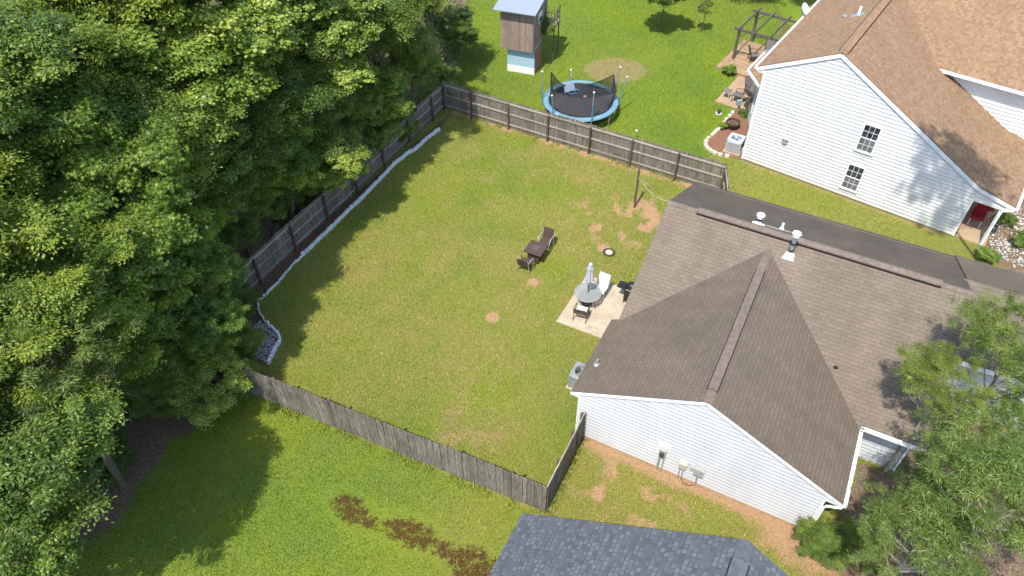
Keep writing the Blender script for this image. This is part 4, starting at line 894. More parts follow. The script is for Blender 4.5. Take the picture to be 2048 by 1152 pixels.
def ac_unit(label, x, y, rz, body, topm, sz=.78, h=.75, rounded=False):
    t = thing('air_conditioner', label, 'air conditioner', (x, y, 0), rz)
    b = MB(); b.cbox((0, 0, .04), sz+.14, sz+.14, .08); b.build('pad', M['patio'], t)
    b = MB()
    for k in range(11): b.cbox((0, 0, .13+k*(h-.2)/11), sz, sz, (h-.2)/11*.55)
    b.build('louvres', body, t); b = MB(); b.cbox((0, 0, .08+(h-.14)/2), sz-.05, sz-.05, h-.14); b.build('coil', M['dark'], t)
    b = MB()
    for sx in (-1, 1):
        for sy in (-1, 1): b.cbox((sx*(sz/2-.03), sy*(sz/2-.03), h/2+.03), .08, .08, h-.06)
    b.build('corner_posts', body, t)
    b = MB(); n = 32; ro = .30
    sq = lambda k: (lambda a: (max(-1, min(1, 1.25*math.cos(a)))*(sz/2+.015), max(-1, min(1, 1.25*math.sin(a)))*(sz/2+.015)))(2*math.pi*k/n)
    ci = lambda k: (ro*math.cos(2*math.pi*k/n), ro*math.sin(2*math.pi*k/n))
    for k in range(n):
        A, B, C_, D = sq(k), sq(k+1), ci(k+1), ci(k); b.face([(*A, h), (*B, h), (*C_, h+.03), (*D, h+.03)]); b.face([(*A, h-.12), (*B, h-.12), (*B, h), (*A, h)]); b.face([(*D, h+.03), (*C_, h+.03), (*C_, h-.08), (*D, h-.08)])
    b.build('top_panel', topm, t)
    b = MB(); b.lathe([(0, h-.06), (.3, h-.06)], n=24); b.build('fan_well', M['dark'], t)
    b = MB()
    for r_ in (.08, .14, .2, .26): b.lathe([(r_, h+.02), (r_+.012, h+.025)], n=28)
    for k in range(8): a = k*math.pi/4; b.bar((0, 0, h+.02), (.3*math.cos(a), .3*math.sin(a), h+.02), .008)
    b.build('grille', topm, t); b = MB(); b.lathe([(0, h+.01), (.07, h-.0), (.07, h-.06)], n=14)
    for k in range(3): a = k*2.09; b.hexa([Vector(p) for p in ((.05*math.cos(a-.3), .05*math.sin(a-.3), h-.05), (.27*math.cos(a-.35), .27*math.sin(a-.35), h-.05), (.27*math.cos(a+.3), .27*math.sin(a+.3), h-.02), (.05*math.cos(a+.3), .05*math.sin(a+.3), h-.02), (.05*math.cos(a-.3), .05*math.sin(a-.3), h-.045), (.27*math.cos(a-.35), .27*math.sin(a-.35), h-.045), (.27*math.cos(a+.3), .27*math.sin(a+.3), h-.015), (.05*math.cos(a+.3), .05*math.sin(a+.3), h-.015))])
    b.build('fan', body, t)
    return t
gm = simple('ac_grey', (.27, .28, .28), .5, .2)
c = F1.W(-1.05, 2.15); ac_unit('grey air conditioner beside the house wall, half hidden by the brown roof edge', c.x, c.y, F1.a, gm, gm, .8, .8)
c = at(1467, 300); ac_unit('pale grey air conditioner on the mulch bed beside the two storey white house', c.x, c.y, F2.a+.1, simple('ac_pale', (.4, .42, .42), .45, .1), simple('ac_top', (.55, .62, .68), .4, .1), .78, .78)
b = MB(); c = at(1480, 300); b.tube([(c.x-.2, c.y, .2), (c.x+.15, c.y-.1, .12), (c.x+.4, c.y-.25, .3)], .02, 6); tag(b.build('refrigerant_pipe', M['vent_white']), 'white insulated pipe from the pale air conditioner to the house wall', 'pipe')

# mulch bed, stones, fire pit
stp = [(p[0]/3.387+1380, p[1]/3.387) for p in ((250, 1060), (205, 1052), (170, 1040), (140, 1025), (118, 1005), (106, 985), (108, 962), (122, 940), (152, 916), (200, 870), (225, 838), (245, 812), (268, 788), (288, 765), (300, 745))]
W_ = [at(*p) for p in stp]
patio_slab('mulch_bed', [W_[0], W_[2], W_[4], W_[5], W_[6], W_[8], W_[9], W_[11], W_[13], W_[14], F2.W(-1.0, 3.4), F2.W(-.01, 3.4), F2.W(-.01, -.05)], M['mulch'], .012)
mb = MB(); mb.hexa([Vector(p) for p in ((-.14, -.1, 0), (.14, -.1, 0), (.13, .1, 0), (-.13, .1, 0), (-.13, -.09, .12), (.13, -.09, .12), (.12, .09, .12), (-.12, .09, .12))]); src = mb.build('edging_stone', M['stone'])
tot = [];
for i, (a, b_) in enumerate(zip(W_, W_[1:])):
    n_ = max(1, round((b_-a).length/.32))
    for k in range(n_): tot.append((a.lerp(b_, k/n_), math.atan2((b_-a).y, (b_-a).x)))
for i, (p, a) in enumerate(tot):
    o = src if i == 0 else src.copy()
    if i: COL.objects.link(o)
    o.location = (p.x, p.y, random.uniform(-.03, 0)); o.rotation_euler = (0, 0, a+random.uniform(-.1, .1)); o.scale = (random.uniform(.85, 1.1), random.uniform(.9, 1.15), 1)
    tag(o, 'pale stone block edging the curved mulch bed by the white house', 'stone', 'pale edging stones round the mulch bed')
c = at(1464, 256); t = thing('fire_pit', 'round dark steel fire pit filled with ash on the mulch bed', 'fire pit', c)
b = MB(); b.lathe([(.1, .1), (.3, .12), (.38, .3), (.4, .42), (.37, .42), (.34, .3), (.28, .18)], n=26); b.build('bowl', M['rust'], t, True)
b = MB(); b.lathe([(0, .34), (.2, .33), (.345, .3)], n=20)
for k in range(16): a = random.uniform(0, 6.28); r_ = random.uniform(0, .2); p = Vector((r_*math.cos(a), r_*math.sin(a), .35)); b.bar(p, p+Vector((random.uniform(-.12, .12), random.uniform(-.12, .12), random.uniform(0, .04))), .015)
b.build('ash', M['ash'], t)
for k in range(3): a = k*2.09; b = MB(); b.bar((.3*math.cos(a), .3*math.sin(a), 0), (.26*math.cos(a), .26*math.sin(a), .15), .03); b.build('leg', M['rust'], t)
# bird table and planter
c = at(1437, 228); t = thing('bird_feeder', 'small dark bird feeder with a white tray low on the lawn', 'bird feeder', c); b = MB(); b.lathe([(0, 0), (.17, .0), (.19, .06), (.15, .05), (0, .03)], n=6); b.build('tray', M['vent_white'], t); b = MB(); b.lathe([(.1, .05), (.1, .25), (.13, .26), (0, .36)], n=8); b.build('seed_tube', M['rust'], t); b = MB(); b.tube([(0, 0, .36), (0, 0, .7), (.08, 0, .8), (.14, 0, .72)], .008, 5); b.build('hook', M['black'], t)
c = at(1472, 228); t = thing('post_with_box', 'leaning timber post carrying a small blue grey box at the corner of the far patio', 'post', c, .2); b = MB(); b.bar((0, 0, -.1), (.12, -.05, 1.0), .1); b.build('post', M['barn'], t); b = MB(); b.cbox((-.06, -.1, .82), .26, .16, .3); b.build('box', simple('grey_blue_box', (.25, .31, .35), .5), t)

# ---- far patio
patio_slab('far_patio', [F2.W(-3.6, 4.45), F2.W(-.9, 4.45), F2.W(-.9, 8.0), F2.W(-3.65, 8.0)], M['patio_far'], .03)
dk = thing('deck', 'low timber deck under the pergola beside the white house', 'deck', F2.o, F2.a)
b = MB()
for i in range(34):
    y = 8.02+i*.125
    if y > 12.2: break
    b.box(-5.2, y, .14, -.05, y+.118, .17, t=random.random())
b.build('boards', M['deck'], dk); b = MB(); b.box(-5.18, 8.03, 0, -.07, 12.1, .135); b.build('skirt', M['barn'], dk)
def side_table():
    c = at(1452, 196); t = thing('side_table', 'small square grey side table at the edge of the far patio', 'table', (c.x, c.y, .03), F2.a)
    b = MB(); b.cbox((0, 0, .48), .42, .42, .03); b.build('tabletop', M['grey_sling'], t)
    for k in range(4): b = MB(); b.bar(((k % 2-.5)*.36, (k//2-.5)*.36, 0), ((k % 2-.5)*.36, (k//2-.5)*.36, .47), .02); b.build('leg', M['vent_white'], t)
side_table()
c = at(1474, 203); sling_chair('black metal armchair in the middle of the far patio, side on', c.x, c.y, R(55), M['grey_sling'], M['black'], .98, group='armchairs on the far patio', recl=.25).location.z = .03
c = at(1499, 192); sling_chair('grey sling recliner against the teal door of the far patio', c.x, c.y, R(-160), M['grey_sling'], M['black'], 1.05, group='armchairs on the far patio', recl=.2).location.z = .03
PG = Frame(F2.W(-4.72, 9.5), -35.86)
t = thing('pergola', 'weathered open timber pergola over the deck', 'pergola', PG.o, PG.a)
zt = 2.05
for x, y in ((0, 0), (3.0, 0), (0, 2.9), (3.0, 2.9)):
    b = MB(); b.box(x-.07, y-.07, .165, x+.07, y+.07, zt, t=.5); b.build('post', M['pergola'], t)
for y in (0, 2.9): b = MB(); b.box(-.35, y-.045, zt, 3.4, y+.045, zt+.14, t=.6); b.build('beam', M['pergola'], t)
for x in (0, 1.0, 2.0, 3.0): b = MB(); b.box(x-.035, -.35, zt+.142, x+.035, 3.25, zt+.25, t=.8); b.build('rafter', M['pergola'], t)
for x, y, dx, dy in ((0, 0, .5, 0), (0, 0, 0, .5), (3, 0, -.5, 0), (0, 2.9, .5, 0), (0, 2.9, 0, -.5), (3, 0, 0, .5)): b = MB(); b.bar((x, y, zt-.5), (x+dx, y+dy, zt), .06, .06, .8); b.build('brace', M['pergola'], t)
c = F2.W(-3.6, 9.9); sling_chair('dark cushioned chair at the left of the table under the pergola', c.x, c.y, R(-90), M['grey_sling'], M['black'], 1.0, group='chairs under the pergola').location.z = .17
c = F2.W(-3.0, 10.9); sling_chair('dark cushioned chair behind the table under the pergola', c.x, c.y, R(165), M['grey_sling'], M['black'], 1.0, group='chairs under the pergola').location.z = .17
c = F2.W(-2.5, 9.95); t = thing('deck_table', 'rectangular glass topped metal table under the pergola', 'table', (c.x, c.y, .17), F2.a)
b = MB(); b.cbox((0, 0, .72), .8, 1.3, .012); b.build('glass_top', see_through('smoked_glass', (.42, .36, .26), .75, .15), t); b = MB()
for sx in (-1, 1): b.box(sx*.4-.015, -.65, .7, sx*.4+.015, .65, .73)
for sy in (-1, 0, 1): b.box(-.385, sy*.635-.015, .7, .385, sy*.635+.015, .73)
b.build('frame', M['black'], t)
for k in range(4): b = MB(); b.bar(((k % 2-.5)*.74, (k//2-.5)*1.2, 0), ((k % 2-.5)*.74, (k//2-.5)*1.2, .7), .03); b.build('leg', M['black'], t)
# trellis
c = F2.W(-2.0, 12.4); t = thing('trellis', 'brown lattice trellis with a climbing plant behind the pergola', 'trellis', (c.x, c.y, 0), F2.a)
b = MB()
for k in range(14): b.bar((-1+.15*k, 0, .17), (-1+.15*k, 0, 1.9), .03, .02)
for k in range(9): b.bar((-1, .022, .3+.19*k), (1.0, .022, .3+.19*k), .02, .03)
b.build('lattice', simple('trellis_brown', (.2, .12, .085), .9), t)
for x in (-1.05, 1.05): b = MB(); b.box(x-.05, -.05, 0, x+.05, .05, 2); b.build('post', M['barn'], t)
TRELLIS = t

# porch things
c = F2.W(11.35, 1.5); t = thing('patio_chair', 'chair draped in red fabric, front one under the porch of the white house', 'chair', (c.x, c.y, .06), F2.a, 'red draped chairs on the porch')
def red_chair(t):
    b = MB(); b.hexa([Vector(p) for p in ((-.3, -.3, .42), (.3, -.3, .42), (.3, .3, .42), (-.3, .3, .42), (-.27, -.27, .55), (.27, -.27, .55), (.27, .27, .52), (-.27, .27, .52))]); b.build('cushion', M['red'], t)
    b = MB(); b.hexa([Vector(p) for p in ((-.3, .2, .5), (.3, .2, .5), (.3, .34, .5), (-.3, .34, .5), (-.25, .28, 1.0), (.25, .28, 1.0), (.25, .38, .98), (-.25, .38, .98))]); b.build('backrest', M['red'], t)
    for k in range(4): b = MB(); b.bar(((k % 2-.5)*.5, (k//2-.5)*.5, 0), ((k % 2-.5)*.5, (k//2-.5)*.5, .44), .03); b.build('leg', M['vent_white'], t)
red_chair(t)
c = F2.W(11.5, 2.5); t2 = thing('patio_chair', 'chair draped in red fabric, rear one deeper under the porch', 'chair', (c.x, c.y, .06), F2.a+.4, 'red draped chairs on the porch'); red_chair(t2)

# ---- trampoline
tc = Vector((4.0, 37.25, 0)); RT_ = 2.13; TZ = .86
t = thing('trampoline', 'large round trampoline with sky blue pad and sagging black safety net', 'trampoline', tc, 0)
b = MB(); b.lathe([(RT_-.27, TZ+.015), (RT_-.14, TZ+.04), (RT_, TZ+.01), (RT_+.02, TZ-.04), (RT_-.02, TZ-.045), (RT_-.27, TZ-.0)], n=64); b.build('pad', M['blue_pad'], t, True)
b = MB(); b.lathe([(RT_+.012, TZ-.035), (RT_+.03, TZ-.05), (RT_+.012, TZ-.07), (RT_-.01, TZ-.05), (RT_+.012, TZ-.035)], n=64); b.build('frame_ring', M['galv'], t, True)
b = MB(); n = 48
for rr in ((0, .7), (.7, 1.3), (1.3, RT_-.3)):
    zf = lambda r: TZ-.02-.1*(1-(r/(RT_-.3))**2); b.lathe([(rr[0], zf(rr[0])), (rr[1], zf(rr[1]))], n=n)
b.build('jumping_mat', M['mat_black'], t, True)
b = MB()
for k in range(8): a = k*math.pi/4; b.cbox((-.22+.2*math.cos(a), -.3+.15*math.sin(a), TZ-.1), .07, .05, .012, a)
b.build('mat_marking', M['vent_white'], t)
for k in range(4):
    a = k*math.pi/2+.5; P = lambda a, z: (RT_*math.cos(a), RT_*math.sin(a), z)
    b = MB(); b.tube([P(a-.3, TZ-.05), P(a-.28, .02), P(a, .02), P(a+.28, .02), P(a+.3, TZ-.05)], .024, 8); b.build('leg', M['galv'], t, True)
poles = [(at(1094, 131, 2.6), (1089, 196)), (at(1236, 144, 2.5), (1232, 222)), (at(1245, 155, 2.5), (1238, 215)), (at(1179, 179, 2.45), (1183, 244)), (at(1167, 168, 1.0), (1170, 165))]
def poleangle(px): p = at(px[0], px[1], TZ)-tc; return math.atan2(p.y, p.x)
pl = []
for i, (angd, h, lean) in enumerate(((178, 1.75, .12), (222, 1.25, .25), (-2, 1.5, .35), (22, 1.55, .25), (-78, 1.75, .05), (100, .5, .4))):
    a = R(angd); base = Vector((RT_*1.02*math.cos(a), RT_*1.02*math.sin(a), TZ-.35)); top = Vector(((RT_+lean)*math.cos(a), (RT_+lean)*math.sin(a), TZ+h)); pl.append(top)
    b = MB(); b.tube([base, base.lerp(top, .5), top], .03, 8); o = b.build('net_pole', M['blue_paint'], t, True)
    b = MB(); b.tube([base.lerp(top, .6), top], .033, 8); b.build('bare_tube', M['galv'], o, True)
    b = MB(); b.lathe([(0, -.06), (.06, 0), (0, .06)], top, 10); b.build('ball_cap', M['vent_white'], o, True)
def netpanel(top0, top1, a0, a1, sag, name='net', m='net', inr=1.75, nn=14, folds=0):
    b = MB(); g = []
    for i in range(nn+1):
        f = i/nn; a = a0+(a1-a0)*f; tp = Vector(top0).lerp(Vector(top1), f)-Vector((0, 0, sag*math.sin(math.pi*f))); bt = Vector((inr*math.cos(a), inr*math.sin(a), TZ+.02)); colm = []
        for j in range(7):
            p = bt.lerp(tp, j/6); w_ = folds*math.sin(f*26+j*.5)*(1-j/6*.4); p += Vector((w_*math.cos(a), w_*math.sin(a), w_*.4)); colm.append(p)
        g.append(colm)
    for i in range(nn):
        for j in range(6): b.face([g[i][j], g[i+1][j], g[i+1][j+1], g[i][j+1]])
    o = b.build(name, M[m], t, True)
    b = MB(); b.tube([c_[-1] for c_ in g], .02, 6); b.build('hem', M['black'], o, True)
    return o
Lt = Vector((-1.78, -.15, TZ+1.85)); Rt = Vector((1.8, .35, TZ+1.4)); Fr = Vector((1.98, -.15, TZ+.6))
netpanel(Lt, (-.55, 1.35, TZ+.12), R(185), R(112), .25)
netpanel((.5, 1.5, TZ+.1), Rt, R(72), R(8), .1)
netpanel(Rt, Fr, R(8), R(-8), .05, m='net_dense')
netpanel((-1.65, -.35, TZ+.78), Fr, R(192), R(352), .42, 'net', 'net_dense', 1.78, 40, .055)
netpanel(Lt, (-1.65, -.35, TZ+.78), R(183), R(192), .0, 'net', 'net_dense', 1.78, 4, .0)
tp = thing('basketball_hoop', 'small basketball hoop with clear backboard lying in the trampoline', 'basketball hoop', tc+Vector((-.55, .85, TZ-.02)), .4)
b = MB(); b.hexa([Vector(p) for p in ((-.35, 0, .05), (.35, 0, .05), (.35, .02, .05), (-.35, .02, .05), (-.3, .3, .45), (.3, .3, .45), (.3, .32, .45), (-.3, .32, .45))]); b.build('backboard', M['plastic_clear'], tp)
b = MB(); b.lathe([(.2, .1), (.215, .11), (.2, .12)], (.0, -.22, .02), 18); b.build('rim', M['blue_paint'], tp); b = MB(); b.tube([(.3, .35, .45), (.1, .2, .2), (.5, -.1, .08)], .02, 6); b.build('bracket', M['blue_paint'], tp)
b = MB(); b.lathe([(0, -.1), (.07, -.07), (.1, 0), (.07, .07), (0, .1)], tc+Vector((.25, .25, TZ+.03)), 14); tag(b.build('ball', simple('brown_ball', (.3, .13, .08), .7)), 'small brown ball lying on the black trampoline mat', 'ball')

# ---- playhouse tower
TH = Frame((-.21, 42.1, 0), -19.0)
t = thing('playhouse_tower', 'two level wooden playhouse with pale blue base and grey boarded upper cabin', 'playhouse', TH.o, TH.a)
b = MB(); b.box(0, 0, .45, 1.75, 1.4, 1.66); b.build('lower_wall', M['pale_blue'], t)
b = MB(); b.box(-.004, -.004, -.1, 1.754, 1.404, .45); b.build('white_base', M['white_paint'], t)
b = MB()
for k in range(10): b.box(1.757, .05+.13*k, .05, 1.775, .17+.13*k, 1.6, t=random.random())
b.build('side_boards', simple('red_brown_boards', (.3, .14, .1), .9, var=.3, scale=10), t)
b = MB(); x0, x1, y0, y1, z0, z1 = -.3, 1.72, -.28, 2.6, 1.66, 4.15
def boards(b, a, c, n, z0, z1, zt1=None):
    a = Vector(a); c = Vector(c); d = (c-a)/n; nn = Vector((d.y, -d.x, 0)).normalized()*.018
    for k in range(n):
        p = a+d*k; q = a+d*(k+.94); za = z1 if zt1 is None else z1+(zt1-z1)*k/n
        b.hexa([Vector((p.x, p.y, z0)), Vector((q.x, q.y, z0)), Vector((q.x, q.y, za)), Vector((p.x, p.y, za))] + [v_+nn for v_ in (Vector((p.x, p.y, z0)), Vector((q.x, q.y, z0)), Vector((q.x, q.y, za)), Vector((p.x, p.y, za)))], random.random())
b.box(x0+.02, y0+.02, z0, x1-.02, y1-.02, z1); boards(b, (x0, y0, 0), (x1, y0, 0), 15, z0-.04, z1); boards(b, (x1, y0, 0), (x1, y1, 0), 20, z0-.04, z1, z1+.3); boards(b, (x0, y1, 0), (x0, y0, 0), 20, z0-.04, z1)
b.build('upper_cabin', M['barn'], t)
b = MB(); b.slab([(x0-.35, y0-.4, z1+.02), (x1+.25, y0-.4, z1+.02), (x1+.25, y1+.3, z1+.42), (x0-.35, y1+.3, z1+.42)], .05, (1, 0, 0)); b.build('roof', M['metal_roof'], t)
b = MB(); b.box(x1+.02, .75, 2.95, x1+.05, 1.35, 3.6); o = b.build('window', M['white_paint'], t); b = MB(); b.box(x1+.052, .8, 3.0, x1+.06, 1.3, 3.3); b.build('pane', M['dark'], o)
b = MB(); b.box(x1+.03, 2.0, 2.2, x1+.7, 3.2, 2.28); b.build('landing', M['barn'], t)
b = MB()
for y in (2.0, 2.6, 3.15): b.bar((x1+.66, y, 2.28), (x1+.66, y, 3.2), .05)
for z in (2.6, 2.9, 3.18): b.bar((x1+.66, 2.0, z), (x1+.66, 3.2, z), .04)
for k in range(3): b.bar((x1+.05+.2*k, 2.02, 2.28), (x1+.05+.2*k, 2.02, 3.15), .03)
b.bar((x1+.03, 2.02, 3.17), (x1+.66, 2.02, 3.17), .04); b.build('railing', M['pergola'], t)
for y in (2.05, 3.1): b = MB(); b.bar((x1+.64, y, 0), (x1+.64, y, 2.2), .07); b.build('stilt', M['pergola'], t)
TOWER = TH
# solar stake light behind the back fence
c = at(1271, 278); t = thing('garden_light', 'tiny white solar stake light behind the back fence', 'garden light', c); b = MB(); b.tube([(0, 0, 0), (0, 0, .5)], .012, 6); b.build('stake', M['galv'], t); b = MB(); b.lathe([(.05, .5), (.07, .56), (0, .6)], n=10); b.build('lamp_head', M['vent_white'], t)
# covered thing behind the near fence, white rocks in the bed
c = at(488, 722, .3); t = thing('covered_box', 'low grey blue covered box in the corner of the bed behind the near fence', 'box', (c.x-.05, c.y+.1, 0), R(-25)); b = MB(); b.hexa([Vector(p) for p in ((-.35, -.2, 0), (.35, -.2, 0), (.35, .2, 0), (-.35, .2, 0), (-.3, -.18, .4), (.3, -.18, .4), (.32, .2, .5), (-.32, .2, .5))]); b.build('cover', M['tarp'], t); b = MB(); b.bar((-.3, -.22, .42), (.3, -.22, .42), .03); b.build('edge_strip', M['galv'], t)

def rocks(name, label, poly, n, smin, smax, m):
    poly = np.array(poly); lo, hi = poly.min(0), poly.max(0); V = []; Fc = []
    cube = np.array([(-1, -1, 0), (1, -1, 0), (1, 1, 0), (-1, 1, 0), (-.6, -.6, 1), (.6, -.6, 1), (.6, .6, 1), (-.6, .6, 1)]); q = [(4, 5, 6, 7), (0, 1, 5, 4), (1, 2, 6, 5), (2, 3, 7, 6), (3, 0, 4, 7)]
    P = rng.uniform(lo, hi, (n*3, 2)); P = P[inside(P, poly)][:n]
    for p in P:
        s = rng.uniform(smin, smax); a = rng.uniform(0, 6.28); v_ = cube*[s, s*rng.uniform(.5, 1), s*rng.uniform(.4, .9)]; v_ = v_+rng.normal(0, s*.15, v_.shape); x = v_[:, 0]*math.cos(a)-v_[:, 1]*math.sin(a)+p[0]; y = v_[:, 0]*math.sin(a)+v_[:, 1]*math.cos(a)+p[1]
        k0 = len(V); V += list(zip(x, y, v_[:, 2]-.015)); Fc += [tuple(k0+i for i in f) for f in q]
    me = bpy.data.meshes.new(name); me.from_pydata(V, [], Fc); me.materials.append(m); o = bpy.data.objects.new(name, me); COL.objects.link(o); tag(o, label, name, kind='stuff')
rocks('gravel', 'white gravel in the corner of the bed behind the near fence', at_many([(520, 640), (555, 672), (558, 690), (535, 728), (500, 705), (500, 660)]), 800, .015, .04, M['gravel'])
rocks('stone_chips', 'pale stone chips round the shrubs beside the porch of the white house', at_many([(2000, 430), (2080, 400), (2080, 500), (2035, 540), (1985, 500), (1975, 460)]), 520, .02, .06, M['gravel'])
_wp = at_many([(470, 790), (430, 835), (350, 860), (305, 915), (262, 965), (235, 1010), (190, 1070), (130, 1120), (90, 1160), (20, 1160), (120, 1040), (200, 960), (250, 860), (380, 800)])
# ================================================================== TREES
TPL = {
 'star': [(math.cos(math.pi/2+i*math.pi/5)*(1-.25*(i in (4, 6)) if i % 2 == 0 else .3), math.sin(math.pi/2+i*math.pi/5)*(1-.25*(i in (4, 6)) if i % 2 == 0 else .3)) for i in range(10)],
 'round': [(0, 1), (.7, .6), (.75, -.2), (.25, -.85), (-.25, -.85), (-.75, -.2), (-.7, .6)],
 'oval': [(0, 1), (.45, .35), (.4, -.4), (0, -.9), (-.4, -.4), (-.45, .35)],
 'long': [(0, 1), (.13, .1), (0, -1), (-.13, .1)],
}
def leaf_mesh(name, C, N, size, tpl, tint, m, along_dir=None):
    T = np.array(TPL[tpl]); k = len(T); n = len(C)
    N = N/np.linalg.norm(N, axis=1, keepdims=True)
    r = rng.normal(size=(n, 3)) if along_dir is None else along_dir
    Y = r-N*(r*N).sum(1, keepdims=True); Y /= np.linalg.norm(Y, axis=1, keepdims=True)+1e-9; X = np.cross(Y, N)
    V = C[:, None]+size[:, None, None]*(X[:, None]*T[None, :, 0:1]+Y[:, None]*T[None, :, 1:2])
    bend = (np.abs(T[:, 0])**2+T[:, 1]**2*.6)*.35
    V -= N[:, None]*(size[:, None, None]*bend[None, :, None])
    me = bpy.data.meshes.new(name); me.vertices.add(n*k); me.vertices.foreach_set('co', V.ravel()); me.loops.add(n*k); me.loops.foreach_set('vertex_index', np.arange(n*k))
    me.polygons.add(n); me.polygons.foreach_set('loop_start', np.arange(n)*k)
    a = me.attributes.new('tint', 'FLOAT', 'FACE'); a.data.foreach_set('value', tint.astype(np.float32)); me.update(); me.validate(); me.materials.append(m); return me
def unit(v): return v/(np.linalg.norm(v, axis=-1, keepdims=True)+1e-9)
def crown(name, tpl, m, nclump, per, size, clump_r=(.5, .9), flat=.62, squash=1.0, droop=0, seed=0, sub=6, limbs=13, spread=.36):
    """unit-scale crown: centre at origin, half-width 1 in x/y and `squash` in z, scaled to real metres R0"""
    g = np.random.default_rng(seed); R0 = 3.5
    nl = limbs; ld = unit(g.normal(size=(nl, 3))+np.array([0, 0, .25])); ld[:, 2] = np.abs(ld[:, 2])*np.where(g.random(nl) < .25, -.35, 1); ll = ld*R0*g.uniform(.42, .74, (nl, 1)); ll[0] = (0, 0, R0*.5)
    li = g.integers(0, nl, nclump); dd = unit(g.normal(size=(nclump, 3))+unit(ll[li])*.55)
    cc = (ll[li]+dd*R0*spread*g.uniform(.3, 1.15, (nclump, 1))*np.array([1, 1, .75]))*np.array([1, 1, squash]); cr_ = g.uniform(*clump_r, nclump); ltint = g.normal(0, .1, nl)
    Cs, Ns, Ti, Al = [], [], [], []
    for c, r_, q_ in zip(cc, cr_, li):
        base = g.normal(.45, .15)+ltint[q_]
        # each clump: a spray of twigs, each twig a small tuft of leaves
        nt = sub; td = unit(g.normal(size=(nt, 3))+np.array([0, 0, .5])+unit(c)*.5); tc_ = c+td*r_*np.array([1, 1, flat])*g.uniform(.35, 1, (nt, 1))
        for q, tdn in zip(tc_, td):
            k = per//sub; e = g.normal(size=(k, 3))*np.array([1, 1, .55])*r_*.27; p = q+e; p[:, 2] -= droop*np.abs(g.normal(size=k))*r_*.5
            Cs.append(p); Ns.append(unit(g.normal(size=(k, 3))*.55+np.array([0, 0, 1.0])+unit(e)*.35+tdn*.35)); Ti.append(np.clip(base+g.normal(0, .17, k)+g.normal(0, .08), 0, .93)); Al.append(unit(e+np.array([0, 0, -.15-droop])*r_*.3))
    C = np.concatenate(Cs); N = np.concatenate(Ns); T = np.concatenate(Ti); A = np.concatenate(Al); yl = g.random(len(T)) < .012; T[yl] = 1
    return leaf_mesh(name, C, N, g.uniform(size*.5, size*1.35, len(C)), tpl, T, m, A), cc
def trunk_build(cc, sc3, rot, zc, base, seed, m, r0, nl=14, limbs=True):
    """trunk from base (relative to the tree's foot) up into the crown, limbs to its clumps"""
    g = random.Random(seed); b = MB(); top = Vector((0, 0, zc+.25*sc3[2])); base = Vector((base[0], base[1], -.1)); cr_, sr_ = math.cos(rot), math.sin(rot)
    mid = base.lerp(top, .55)+Vector((-base.x*.2+.1, -base.y*.2, 0))
    b.tube([base, base.lerp(mid, .5), mid, top], [r0, r0*.8, r0*.6, r0*.25], 9)
    idx = list(range(len(cc))); g.shuffle(idx)
    for i in idx[:nl if limbs else 0]:
        p = cc[i]; c = Vector(((p[0]*cr_-p[1]*sr_)*sc3[0], (p[0]*sr_+p[1]*cr_)*sc3[1], zc+p[2]*sc3[2])); s_ = mid.lerp(top, g.uniform(-.1, .8)); m1 = s_.lerp(c, .5)+Vector((0, 0, -.2*sc3[0])); b.tube([s_, m1, c], [r0*.35, r0*.22, r0*.06], 6)
    return b.build('trunk', m)
KIND = {}
def kind(key, tpl, leaf, nclump, per, size, **kw):
    out = []
    for s in range(kw.pop('variants', 2)):
        me, cc = crown('crown', tpl, M[leaf], nclump, per, size, seed=hash_(key)+s, **kw); out.append((me, cc))
    KIND[key] = out
def hash_(s): return sum(ord(c)*(i+3) for i, c in enumerate(s)) % 9999
kind('gum', 'star', 'leaf_gum', 180, 430, .095, variants=3, clump_r=(.4, .8), limbs=17, spread=.38)
kind('maple', 'round', 'leaf_maple', 180, 470, .064, variants=3, clump_r=(.4, .8), limbs=16, spread=.38)
kind('dark', 'oval', 'leaf_dark', 190, 480, .055, variants=3, clump_r=(.4, .8), limbs=18, spread=.4)
kind('feather', 'long', 'leaf_feather', 100, 520, .15, droop=.9, variants=1)
kind('willow', 'long', 'leaf_willow', 190, 210, .105, variants=3, clump_r=(.35, .7), limbs=30, spread=.42)
def tree(px, zc, r, key, label, v=0, sz=.85, name=None, cat='tree', group='trees of the wood along the left side', pos=None, rot=None, parts=('crown', 'trunk'), lean=None):
    c = pos if pos is not None else at(px[0], px[1], zc); me, tr_ = KIND[key][v % len(KIND[key])]
    if group.startswith('trees of the wood'):
        lc = F1.L((c[0], c[1], 0))
        sh_ = 1.1 if lc.y > -3.5 else .75
        c = Vector((c[0]-.887*sh_, c[1]+.462*sh_, c[2]))
    t = thing(name or {'gum': 'sweetgum_tree', 'maple': 'maple_tree', 'dark': 'broadleaf_tree', 'feather': 'feathery_tree', 'willow': 'willow_oak'}[key], label, cat, (c[0], c[1], 0), 0, group)
    s = r/3.5; o = bpy.data.objects.new(parts[0], me); COL.objects.link(o); o.parent = t; o.location = (0, 0, zc); o.scale = (s, s, s*sz); rt = rot if rot is not None else random.uniform(0, 6.28); o.rotation_euler = (0, 0, rt)
    foot = np.array([[c[0], c[1]]], float)
    if group.startswith('trees of the wood'):
        for _ in range(16):
            if inside(foot, WOODPOLY)[0] and inside(foot+[[.35, -.15]], WOODPOLY)[0]: break
            foot += [[-.33, .12]]
    base = (foot[0, 0]-c[0], foot[0, 1]-c[1]) if lean is None else lean
    o = trunk_build(tr_, (s, s, s*sz), rt, zc, base, int(abs(c[0]*7+c[1]*3)), M['pale_bark'] if key == 'willow' and not group.startswith('trees of') else M['bark'], max(.03, min(.17, .055*r)), 14 if r > 1 else 7, lean is None); o.name = parts[1]; o.parent = t
    return t
